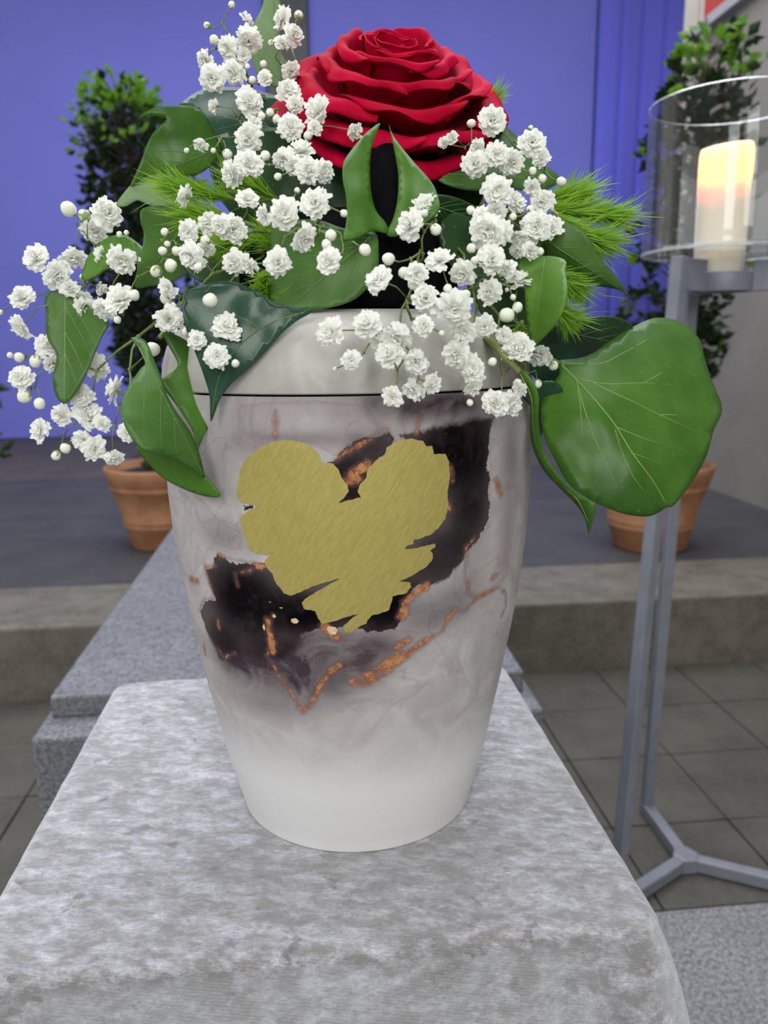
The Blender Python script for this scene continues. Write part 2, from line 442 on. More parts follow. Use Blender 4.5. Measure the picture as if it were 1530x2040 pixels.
# ------------------------------------------------------------------ potted topiary trees
def shrub(loc, zr, count, lean, seed, label, lsize=0.028):
    rnd = random.Random(seed)
    t = empty('potted_topiary', loc)
    k = 1.0
    prof = [(0.02, 0), (0.112, 0), (0.116, 0.006), (0.130, 0.07), (0.136, 0.075), (0.136, 0.083), (0.133, 0.087), (0.138, 0.092), (0.138, 0.099), (0.134, 0.103),
            (0.164, 0.198), (0.170, 0.203), (0.170, 0.211), (0.166, 0.215), (0.172, 0.219), (0.173, 0.227), (0.176, 0.232),
            (0.186, 0.268), (0.184, 0.274), (0.170, 0.274), (0.165, 0.24), (0.02, 0.24)]
    m = MB(); m.lathe([(r, z) for r, z in prof], n=56, cap=False)
    pot = m.build('pot', M['terracotta'], t, True)
    m = MB(); m.lathe([(0.168, 0.245), (0.12, 0.256), (0.05, 0.262), (0.004, 0.264)], n=30, cap=False)
    m.build('soil', M['soil'], pot, True)
    m = MB()
    z0, z1 = 0.25, zr[-1][0]
    def axis(z):
        s_ = (z - z0) / (z1 - z0)
        return Vector((lean[0] * s_ + 0.012 * math.sin(z * 9 + seed), lean[1] * s_ + 0.012 * math.cos(z * 7 + seed), z))
    for q in range(4):
        off = Vector((rnd.uniform(-0.03, 0.03), rnd.uniform(-0.03, 0.03), 0))
        m.tube([axis(z0 + (z1 - 0.1 - z0) * i / 10) + off * (1 - i / 14) + Vector((0.012 * math.sin(i * 1.7 + q * 2), 0.012 * math.cos(i * 1.3 + q), 0)) for i in range(11)],
               [0.009 - 0.0006 * i for i in range(11)], 6)
    V, Fc, MI = [], [], []
    def radius(z):
        for (a, ra), (b, rb) in zip(zr[:-1], zr[1:]):
            if a <= z <= b: return ra + (rb - ra) * (z - a) / (b - a)
        return zr[-1][1]
    twigs = MB()
    def leafq(p, d, size, mi):
        d = d.normalized(); s_ = d.cross(Vector((rnd.uniform(-1, 1), rnd.uniform(-1, 1), rnd.uniform(-1, 1)))).normalized(); n_ = s_.cross(d)
        b = len(V); w = size * 0.34
        V.extend([p, p + d * size * .5 + s_ * w + n_ * size * .1, p + d * size + n_ * size * .02, p + d * size * .5 - s_ * w + n_ * size * .1, p + d * size * .5 - n_ * size * .03])
        Fc.extend([(b, b + 1, b + 4), (b + 1, b + 2, b + 4), (b + 2, b + 3, b + 4), (b + 3, b, b + 4)]); MI.extend([mi] * 4)
    unit = []
    for mi in (0, 1):
        w = 0.34
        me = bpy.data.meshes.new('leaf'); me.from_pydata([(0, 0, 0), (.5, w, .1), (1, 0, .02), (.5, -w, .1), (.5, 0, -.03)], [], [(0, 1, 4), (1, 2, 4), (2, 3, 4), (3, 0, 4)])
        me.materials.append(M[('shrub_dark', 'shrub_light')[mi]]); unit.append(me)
    singles = 0
    n = 0
    while n < count:
        z = rnd.uniform(z0 + 0.03, z1 + 0.02)
        R = radius(z)
        if rnd.random() > (R / 0.19) ** 1.1 + 0.10: continue
        a = rnd.uniform(0, 6.283); lump = 0.78 + 0.45 * noise.noise(Vector((math.cos(a) * 1.6, math.sin(a) * 1.6, z * 7 + seed)))
        rr = R * lump * math.sqrt(rnd.uniform(0.04, 1.0))
        p = axis(z) + Vector((math.cos(a) * rr, math.sin(a) * rr, 0))
        out = Vector((math.cos(a), math.sin(a), rnd.uniform(-0.2, 1.0)))
        bright_leaf = (z > z1 - 0.09 and rnd.random() < 0.8) or (rr > R * 0.78 and rnd.random() < 0.22)  # brighter leaves mostly near the crown top, some on the outside
        front = rr > R * 0.62 and math.sin(a) < 0.1
        for q in range(rnd.choice((2, 3, 4))):
            if front and singles < 290:
                o = bpy.data.objects.new('leaf', unit[1 if bright_leaf else 0])
                dv = out + Vector((rnd.gauss(0, .6), rnd.gauss(0, .6), rnd.gauss(0, .6)))
                o.location = p + Vector((rnd.gauss(0, .009), rnd.gauss(0, .009), rnd.gauss(0, .009)))
                o.rotation_euler = (dv.to_track_quat('X', 'Z').to_matrix() @ Matrix.Rotation(rnd.uniform(0, 6.28), 3, 'X')).to_euler()
                s1 = rnd.uniform(0.85, 1.3) * lsize; o.scale = (s1, s1, s1)
                link(o, t); singles += 1; n += 1
                continue
            leafq(p + Vector((rnd.gauss(0, .009), rnd.gauss(0, .009), rnd.gauss(0, .009))), out + Vector((rnd.gauss(0, .6), rnd.gauss(0, .6), rnd.gauss(0, .6))), rnd.uniform(0.8, 1.25) * lsize, 1 if bright_leaf else 0)
            n += 1
        if rr > R * 0.45: m.tube([axis(z - 0.05), axis(z - 0.02) * 0.5 + p * 0.5 - Vector((0, 0, .015)), p], [0.0022, 0.0016, 0.001], 3)
    m.build('stem', M['bark'], t)
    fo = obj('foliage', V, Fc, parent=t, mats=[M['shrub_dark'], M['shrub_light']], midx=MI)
    fo['kind'] = 'stuff'
    tag(t, label, 'potted plant')
    return t
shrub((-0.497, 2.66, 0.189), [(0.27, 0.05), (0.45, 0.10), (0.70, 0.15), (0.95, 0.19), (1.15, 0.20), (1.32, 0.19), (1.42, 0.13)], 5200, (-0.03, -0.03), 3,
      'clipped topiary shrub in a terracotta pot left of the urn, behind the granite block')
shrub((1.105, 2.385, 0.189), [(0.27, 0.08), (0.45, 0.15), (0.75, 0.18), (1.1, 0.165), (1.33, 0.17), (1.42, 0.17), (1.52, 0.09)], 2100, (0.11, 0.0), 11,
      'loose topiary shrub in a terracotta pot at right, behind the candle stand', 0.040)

# ------------------------------------------------------------------ candle stand, glass, candle
CX, CY = 0.594, 1.078
st = empty('candle_stand', (CX, CY, 0.0))
def loc3(a, r, z): return Vector((math.cos(a) * r, math.sin(a) * r, z))
angs = [math.radians(d) for d in (90, 210, 330)]
ZT = 0.957
SH = Vector((-0.015, -0.003, 0))            # the head sits slightly off the foot
for a, RL, RT_ in zip(angs, (0.150, 0.180, 0.180), (0.082, 0.097, 0.097)):
    m = MB(); m.bar(loc3(a, 0, 0.0115), loc3(a, RL + 0.0085, 0.0115), 0.020, 0.022); m.build('base_arm', M['steel'], st, bevel=0.0025)
    m = MB(); m.bar(loc3(a, RL, 0.0), loc3(a, RT_, ZT) + SH, 0.0185, 0.0185, (math.cos(a), math.sin(a), 0)); m.build('leg', M['steel'], st, bevel=0.0025)
    m = MB(); m.bar(loc3(a, 0.040, ZT - 0.0225) + SH, loc3(a, RT_ - 0.004, ZT - 0.0225) + SH, 0.009, 0.042); m.build('bracket', M['steel'], st, bevel=0.0015)
m = MB(); m.lathe([(0.022, 0.0), (0.022, 0.0235), (0.018, 0.025)], n=6); m.build('hub', M['steel'], st, bevel=0.001)
m = MB(); m.lathe([(0.036, ZT - 0.043), (0.041, ZT - 0.043), (0.041, ZT - 0.018), (0.036, ZT - 0.018), (0.036, ZT - 0.043)], c=SH, n=48, cap=False); m.build('ring', M['steel'], st, True, bevel=0.0008)
tag(st, 'grey square-tube candle stand with three legs at the right edge', 'candle stand')
GZ = 0.965
gl = empty('hurricane_glass', (CX - 0.015, CY - 0.003, GZ))
m = MB(); m.lathe([(0.1075, 0.0), (0.1078, 0.004), (0.1075, 0.19), (0.1065, 0.1918), (0.1055, 0.19), (0.1055, 0.006)], n=96, cap=False); m.build('cylinder', M['glass'], gl, True)
m = MB(); m.lathe([(0.036, -0.003), (0.100, -0.003), (0.1075, 0.0), (0.1055, 0.006), (0.100, 0.004), (0.036, 0.004)], n=96, cap=False); m.build('base_plate', M['glass'], gl, True)
m = MB(); m.lathe([(0.036, 0.0), (0.0345, -0.040), (0.032, -0.042), (0.002, -0.042)], n=48, cap=False); m.build('cup', M['glass'], gl, True)
m = MB(); m.lathe([(0.1070, -0.0005), (0.1080, 0.0005), (0.1080, 0.0025), (0.1070, 0.0035)], n=96, cap=False); m.build('plate_edge', M['glass_edge'], gl, True)
m = MB(); m.lathe([(0.1060, 0.1912), (0.1066, 0.1922), (0.1073, 0.1912)], n=96, cap=False); m.build('rim', M['glass_edge'], gl, True)
tag(gl, 'clear glass cylinder with a flat rim standing on the candle stand', 'glass')
ca = empty('pillar_candle', (CX - 0.020, CY - 0.003, GZ - 0.040))
ch = 0.179
prof = [(0.002, 0.0), (0.031, 0.0), (0.0322, 0.002), (0.0335, 0.05), (0.0345, ch - 0.02), (0.0342, ch - 0.008), (0.0325, ch - 0.001), (0.030, ch), (0.0285, ch - 0.003), (0.0275, ch - 0.012), (0.026, ch - 0.045), (0.020, ch - 0.052), (0.002, ch - 0.053)]
m = MB(); m.lathe(prof, n=56, cap=False)
for p in m.v:
    if p.z > ch - 0.022: p.z += 0.0035 * math.cos(math.atan2(p.y, p.x) - 0.3)
wax = m.build('wax', M['wax'], ca, True)
m = MB(); m.tube([(0, 0, ch - 0.054), (0.001, 0, ch - 0.04), (0.003, 0, ch - 0.028)], 0.0009, 6); m.build('wick', M['wick'], wax)
m = MB(); m.lathe([(0.0005, 0), (0.0032, 0.006), (0.0042, 0.013), (0.0034, 0.022), (0.0016, 0.031), (0.0003, 0.036)], (0.002, 0, ch - 0.033), 16); m.build('flame', M['flame'], ca, True)
tag(ca, 'lit cream pillar candle glowing yellow at its top inside the glass', 'candle')
pl = bpy.data.lights.new('candle_light', 'POINT'); pl.energy = 2.2; pl.color = (1.0, 0.62, 0.22); pl.shadow_soft_size = 0.006
po = bpy.data.objects.new('candle_light', pl); po.location = (CX - 0.018, CY - 0.003, GZ - 0.04 + ch - 0.022); COL.objects.link(po)

# ------------------------------------------------------------------ velvet cloth over the square pedestal
TZ = 0.58
def cloth():
    x0, x1, y0, y1 = -0.166, 0.162, 0.303, 0.622
    cx, cy, hx, hy, cr = (x0 + x1) / 2, (y0 + y1) / 2, (x1 - x0) / 2, (y1 - y0) / 2, 0.014
    loop = []          # (point, outward normal, corner weight)
    def side(a, b, n, nrm):
        for i in range(n):
            t = i / n; loop.append((a.lerp(b, t), nrm, min(t, 1 - t)))
    C = [(hx - cr, -hy + cr, -90), (hx - cr, hy - cr, 0), (-hx + cr, hy - cr, 90), (-hx + cr, -hy + cr, 180)]
    starts = []
    for k, (px, py, a0) in enumerate(C):
        for i in range(11):
            a = math.radians(a0 + 9 * i)
            loop.append((Vector((px + cr * math.cos(a), py + cr * math.sin(a))), Vector((math.cos(a), math.sin(a))), -1.0))
        nx_, ny_, na = C[(k + 1) % 4]
        a1 = math.radians(a0 + 90)
        pA = Vector((px + cr * math.cos(a1), py + cr * math.sin(a1))); aB = math.radians(na)
        pB = Vector((nx_ + cr * math.cos(aB), ny_ + cr * math.sin(aB)))
        for i in range(1, 46):
            t = i / 46; loop.append((pA.lerp(pB, t), Vector((math.cos(a1), math.sin(a1))), min(t, 1 - t)))
    n = len(loop); V = []; f = []
    def emit(pts):
        b = len(V); V.extend(pts); return b
    rows = []
    er = 0.0065
    for s_ in [0.02, 0.1, 0.2, 0.3, 0.4, 0.5, 0.6, 0.7, 0.78, 0.85, 0.9, 0.94, 0.965, 0.98]:
        rows.append(emit([Vector((cx + p.x * s_ * (hx - er) / hx, cy + p.y * s_ * (hy - er) / hy, TZ - 0.0010 * max(0, s_ - 0.8) / 0.18 + (0.0005 * noise.noise(Vector((p.x * s_ * 40, p.y * s_ * 40, 0))) if s_ > 0.65 else 0))) for p, q, w in loop]))
    for k in range(0, 6):
        a = math.pi / 2 * k / 5
        rows.append(emit([Vector((cx + p.x - q.x * er * (1 - math.sin(a)), cy + p.y - q.y * er * (1 - math.sin(a)), TZ - 0.001 - er * (1 - math.cos(a)) + 0.0012 * noise.noise(Vector((p.x * 60, p.y * 60, k * .3))))) for p, q, w in loop]))
    zt = TZ - 0.001 - er
    for k in range(1, 46):
        dz = (zt - 0.004) * (k / 45) ** 1.15
        pts = []
        for i, (p, q, w) in enumerate(loop):
            corner = 1.0 if w < 0 else math.exp(-(w / 0.075) ** 2)
            ripple = math.sin(i * 0.55 + 0.8) * 0.006 * min(1, dz / 0.12) * (1 - corner)
            off = 0.022 * dz + corner * (0.030 * (1 - math.exp(-dz / 0.07)) + 0.045 * dz) + ripple
            off += 0.004 * min(1, dz / 0.03) * noise.noise(Vector((p.x * 22, p.y * 22, dz * 9)))
            if w >= 0: off -= 0.018 * min(1, dz / 0.08) * math.exp(-((w - 0.11) / 0.035) ** 2)
            pts.append(Vector((cx + p.x + q.x * off, cy + p.y + q.y * off, zt - dz)))
        rows.append(emit(pts))
    for a, b in zip(rows[:-1], rows[1:]):
        for i in range(n):
            j = (i + 1) % n; f.append((a + i, b + i, b + j, a + j))
    f.append(tuple(rows[0] + i for i in range(n)))
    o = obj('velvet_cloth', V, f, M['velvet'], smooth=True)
    return tag(o, 'silver grey crushed velvet cloth draped over the square pedestal', 'cloth')
cloth()

# ------------------------------------------------------------------ urn
UX, UY, UZ = 0.0237, 0.444, TZ + 0.0006
PROF = [(0.0, 0.0700), (0.013, 0.0737), (0.034, 0.0789), (0.06, 0.0840), (0.08, 0.0880), (0.098, 0.0912), (0.12, 0.0951), (0.147, 0.0988), (0.17, 0.1011), (0.192, 0.1023), (0.225, 0.1027), (0.2475, 0.1020)]
_pz = np.array([a for a, b in PROF]); _pr = np.array([b for a, b in PROF])
def urn_r(z):
    # smooth the profile a little
    return (np.interp(np.asarray(z) - 0.006, _pz, _pr) + np.interp(z, _pz, _pr) * 2 + np.interp(np.asarray(z) + 0.006, _pz, _pr)) / 4
def urn_hit(px, py):
    """where a sight line meets the urn, as (arc length along the girth from the front, height)"""
    d = ray(px, py); t = 0.25
    for _ in range(400):
        p = EYE + d * t
        z = p.z - UZ
        r = math.hypot(p.x - UX, p.y - UY)
        gap = r - float(urn_r(min(max(z, 0), 0.2475)))
        if gap < 1e-5: break
        t += gap * 0.7
        if t > 0.6: break
    th = math.atan2(p.x - UX, -(p.y - UY))
    return (th * 0.1, p.z - UZ)
ZO = lambda X, Y: urn_hit(320 + X * 0.4967, 760 + Y * 0.4967)
def surf(u, z, off=0.0):
    th = u / 0.1; r = float(urn_r(z)) + off
    return Vector((r * math.sin(th), -r * math.cos(th), z))

def seg_dist(P, A, B):
    d = B - A; L = max(d @ d, 1e-12)
    t = np.clip(((P - A) @ d) / L, 0, 1)
    return np.hypot(*(P - A - t[:, None] * d).T)
def poly_sd(P, poly):
    """signed distance, positive inside"""
    n = len(poly); dist = np.full(len(P), 1e9); ins = np.zeros(len(P), bool)
    for i in range(n):
        A, B = poly[i], poly[(i + 1) % n]
        dist = np.minimum(dist, seg_dist(P, A, B))
        c = (A[1] > P[:, 1]) != (B[1] > P[:, 1])
        with np.errstate(divide='ignore', invalid='ignore'):
            xi = (B[0] - A[0]) * (P[:, 1] - A[1]) / (B[1] - A[1] + 1e-15) + A[0]
        ins ^= c & (P[:, 0] < xi)
    return np.where(ins, dist, -dist)
INK = dict(
  dark=[[(960, 215), (1070, 190), (1160, 165), (1250, 150), (1340, 138), (1322, 200), (1312, 320), (1320, 480), (1305, 560), (1268, 640), (1222, 690), (1208, 725), (1150, 790), (1085, 815), (1030, 825), (990, 880), (960, 940), (940, 985), (880, 1000), (790, 1000), (760, 900), (900, 700), (1050, 500), (1050, 300)],
        [(235, 695), (270, 712), (340, 722), (415, 735), (440, 700), (560, 760), (740, 770), (790, 900), (770, 992), (640, 992), (560, 1015), (550, 1080), (500, 1130), (440, 1120), (380, 1130), (300, 1150), (240, 1120), (200, 1040), (158, 920), (180, 870), (218, 872), (190, 790), (180, 752), (212, 742)],
        [(640, 300), (690, 322), (730, 280), (810, 235), (900, 205), (930, 230), (860, 320), (830, 390), (800, 430), (810, 470), (700, 495), (750, 440), (720, 390)],
        [(330, 500), (395, 485), (410, 500), (340, 525)]],
  haze=[  # soft violet stains (x, y, rx, ry, weight)
        (400, 1150, 230, 110, 0.85), (600, 1080, 180, 120, 0.8), (560, 1240, 90, 80, 0.5), (300, 1120, 150, 90, 0.75), (850, 1070, 140, 80, 0.75), (820, 1150, 80, 60, 0.8),
        (980, 90, 160, 55, 0.62), (1180, 90, 200, 60, 0.8), (1250, 600, 90, 220, 0.3), (1180, 880, 150, 90, 0.42), (1090, 950, 120, 70, 0.42), (230, 320, 90, 120, 0.32), (370, 250, 100, 60, 0.35), (250, 620, 130, 70, 0.42), (600, 230, 200, 30, 0.45), (830, 20, 120, 60, 0.42),
        (1400, 300, 70, 220, 0.42), (1390, 650, 60, 180, 0.30), (660, 1150, 120, 90, 0.5), (1000, 900, 60, 60, 0.4), (500, 60, 160, 40, 0.25), (760, 130, 120, 70, 0.2), (700, 1250, 100, 70, 0.3), (1280, 1080, 60, 120, 0.16), (850, 250, 90, 40, 0.7), (330, 130, 160, 60, 0.25), (420, 1300, 220, 60, 0.35)],
  thin=[  # violet areas with a crisp rim
        [(770, 1010), (900, 998), (1010, 998), (1130, 1000), (1062, 1050), (960, 1110), (905, 1180), (800, 1222), (755, 1195), (742, 1120)],
        [(1320, 330), (1310, 520), (1260, 650), (1225, 660), (1235, 850), (1300, 850), (1390, 790), (1420, 560), (1440, 300), (1380, 250)],
        [(300, 120), (330, 80), (600, 70), (830, 90), (900, 190), (800, 245), (700, 310), (620, 260), (480, 225), (340, 215)],
        [(130, 440), (150, 560), (230, 660), (330, 690), (325, 600), (240, 560), (180, 480)]],
  copper=[  # polylines, half width (zoom px)
        ([(1255, 635), (1228, 662), (1222, 760), (1236, 850), (1262, 872), (1320, 842), (1356, 824), (1382, 850), (1386, 900), (1368, 942)], 5),
        ([(1262, 872), (1215, 925), (1180, 912), (1148, 960), (1130, 1000), (1060, 1042)], 5),
        ([(1060, 1042), (1000, 1085), (905, 1165), (835, 1208), (770, 1205)], 13), ([(960, 1100), (900, 1140), (830, 1185)], 22),
        ([(1060, 818), (1015, 850), (985, 885), (972, 935)], 17), ([(990, 1040), (950, 1060)], 16),
        ([(655, 985), (690, 1015), (722, 1032)], 17), ([(452, 935), (430, 985), (440, 1060), (425, 1100), (470, 1170), (520, 1240), (560, 1310)], 6), ([(430, 960), (440, 1040), (450, 1080)], 15),
        ([(722, 1138), (650, 1200), (610, 1280), (570, 1325)], 8), ([(715, 1140), (680, 1165)], 14),
        ([(212, 742), (180, 752), (190, 790), (218, 872), (180, 870), (158, 920)], 3.5), ([(235, 693), (270, 710), (340, 722), (415, 742)], 4), ([(300, 770), (310, 820)], 9), ([(320, 765), (400, 745)], 7),
        ([(120, 790), (150, 805)], 11), ([(175, 1060), (178, 1095)], 8), ([(460, 120), (462, 215)], 5), ([(1048, 120), (1025, 205)], 6), ([(1345, 400), (1365, 450)], 9), ([(1330, 785), (1350, 775)], 8),
        ([(760, 375), (800, 350), (830, 335)], 14), ([(745, 400), (790, 395)], 12), ([(700, 315), (740, 285), (830, 240), (900, 195)], 3.5), ([(1165, 340), (1170, 400)], 4), ([(1158, 500), (1160, 512)], 8),
        ([(230, 960), (235, 985)], 5), ([(230, 1070), (255, 1110), (300, 1090)], 5), ([(180, 745), (215, 740)], 3)],
  cream=[(440, 885, 8, 5), (480, 907, 15, 9), (538, 962, 19, 16), (455, 942, 14, 12), (415, 985, 10, 20), (690, 1000, 22, 18)],
  line=[([(310, 80), (298, 150), (340, 215)], 2), ([(310, 80), (420, 70), (600, 80), (760, 95), (880, 140), (900, 190)], 1.6), ([(740, 205), (760, 170), (800, 165), (836, 205), (810, 240), (765, 238), (740, 205)], 2.5),
        ([(165, 295), (230, 225), (320, 255), (345, 285)], 2), ([(110, 450), (120, 520), (130, 590), (90, 660), (80, 700)], 2), ([(180, 470), (220, 540), (290, 575), (325, 605)], 2.5), ([(285, 585), (300, 573), (312, 590), (296, 600), (285, 585)], 2),
        ([(1290, 1140), (1275, 1200), (1268, 1260)], 3), ([(420, 1100), (435, 1180), (425, 1260)], 2.5), ([(1420, 180), (1450, 260), (1470, 300)], 3), ([(95, 700), (110, 780), (120, 850), (150, 1000)], 1.6), ([(1390, 900), (1395, 1000), (1385, 1030)], 2), ([(690, 1230), (740, 1290), (800, 1330)], 2.5)])

def build_urn():
    u = empty('urn', (UX, UY, UZ))
    NTH, NZ = 560, 300
    th = np.concatenate([np.linspace(-math.pi, math.pi, NTH, endpoint=False)])
    zz = np.linspace(0.0, 0.2472, NZ)
    rr = urn_r(zz)
    TH, Z = np.meshgrid(th, zz); R = np.repeat(rr[:, None], NTH, 1)
    V = np.stack([R * np.sin(TH), -R * np.cos(TH), Z], -1).reshape(-1, 3)
    idx = np.arange(NTH * NZ).reshape(NZ, NTH); nx_ = np.roll(idx, -1, 1)
    Fc = np.stack([idx[:-1], nx_[:-1], nx_[1:], idx[1:]], -1).reshape(-1, 4)
    # back half repeats the front print mirrored
    um = np.abs(TH); um = np.where(um > math.pi / 2 + 0.25, 2 * (math.pi / 2 + 0.25) - um, um) * np.sign(TH)
    P = np.stack([um.reshape(-1) * 0.1, Z.reshape(-1)], -1)
    K = 0.4967 * 0.355 / F          # metres per zoom pixel near the front of the urn
    poly = lambda L: np.array([ZO(x, y) for x, y in L])
    def union(polys):
        out = np.full(len(P), -1e9)
        for q in polys: out = np.maximum(out, poly_sd(P, poly(q)))
        return out
    dark = union(INK['dark']); thin = union(INK['thin'])
    cop = np.full(len(P), -1e9)
    for L, w in INK['copper']:
        q = poly(L)
        for a, b in zip(q[:-1], q[1:]): cop = np.maximum(cop, w * K - seg_dist(P, a, b))
    lin = np.full(len(P), -1e9)
    for L, w in INK['line']:
        q = poly(catmull([(x, y, 0) for x, y in L], 4) and [(p.x, p.y) for p in catmull([(x, y, 0) for x, y in L], 4)])
        for a, b in zip(q[:-1], q[1:]): lin = np.maximum(lin, w * K - seg_dist(P, a, b))
    crm = np.full(len(P), -1e9)
    for x, y, rx, ry in INK['cream']:
        c = np.array(ZO(x, y)); e = np.hypot((P[:, 0] - c[0]) / (rx * K), (P[:, 1] - c[1]) / (ry * K))
        crm = np.maximum(crm, (1 - e) * min(rx, ry) * K)
    hz = np.zeros(len(P))
    for x, y, rx, ry, w in INK['haze']:
        c = np.array(ZO(x, y)); g = w * np.exp(-(((P[:, 0] - c[0]) / (rx * K * 1.2)) ** 2 + ((P[:, 1] - c[1]) / (ry * K * 1.2)) ** 2))
        hz = 1 - (1 - hz) * (1 - g)
    den = np.zeros(len(P))      # opacity of the black ink
    for x, y, rx, ry, w in [(1170, 270, 170, 170, 1.0), (1250, 420, 110, 170, 0.75), (1130, 700, 140, 110, 0.72), (1230, 560, 90, 120, 0.55), (900, 900, 200, 130, 1.0), (330, 880, 210, 190, 1.0), (560, 930, 180, 100, 1.0), (470, 1080, 120, 60, 0.55), (250, 1030, 110, 80, 0.7), (750, 410, 130, 100, 0.95), (370, 505, 60, 40, 0.8), (800, 290, 130, 60, 0.5), (1280, 250, 70, 130, 0.6)]:
        c = np.array(ZO(x, y)); g = w * np.exp(-((((P[:, 0] - c[0]) / (rx * K)) ** 2 + ((P[:, 1] - c[1]) / (ry * K)) ** 2) ** 2) * 0.7)
        den = 1 - (1 - den) * (1 - g)
    blur = np.zeros(len(P))     # where the black bleeds out softly (mm)
    for x, y, rx, ry, w in [(330, 1100, 230, 85, 5.5), (530, 1090, 130, 75, 4.5), (1180, 120, 240, 70, 5.0), (1180, 760, 120, 70, 1.2)]:
        c = np.array(ZO(x, y)); blur = np.maximum(blur, w * np.exp(-(((P[:, 0] - c[0]) / (rx * K)) ** 2 + ((P[:, 1] - c[1]) / (ry * K)) ** 2)))
    o = obj('body', V.tolist(), Fc.tolist(), None, u, True)
    for nme, arr in (('dark', dark * 1000), ('thin', thin * 1000), ('copper', cop * 1000), ('lines', lin * 1000), ('cream', crm * 1000), ('haze', hz), ('ink_load', den), ('bleed', blur)):
        a = o.data.attributes.new(nme, 'FLOAT', 'POINT'); a.data.foreach_set('value', np.clip(arr, -50, 50).astype(np.float32))
    # base disc
    m = MB(); m.lathe([(0.001, 0.0002), (0.0699, 0.0002)], n=96, cap=False); m.build('base', M['urn_plain'], u)
    o.data.materials.append(M['ink'])
    # lid
    prof = [(0.0955, 0.2479), (0.1014, 0.2480), (0.1018, 0.2488), (0.1006, 0.260), (0.0978, 0.269), (0.0925, 0.277), (0.084, 0.2825), (0.070, 0.2855), (0.04, 0.2865), (0.001, 0.2865)]
    m = MB(); m.lathe(prof, n=160, cap=False); m.build('lid', M['lid'], u, True)
    m = MB(); m.lathe([(0.099, 0.2468), (0.0990, 0.2484)], n=120, cap=False); m.build('seam', M['foam'], u)
    return u

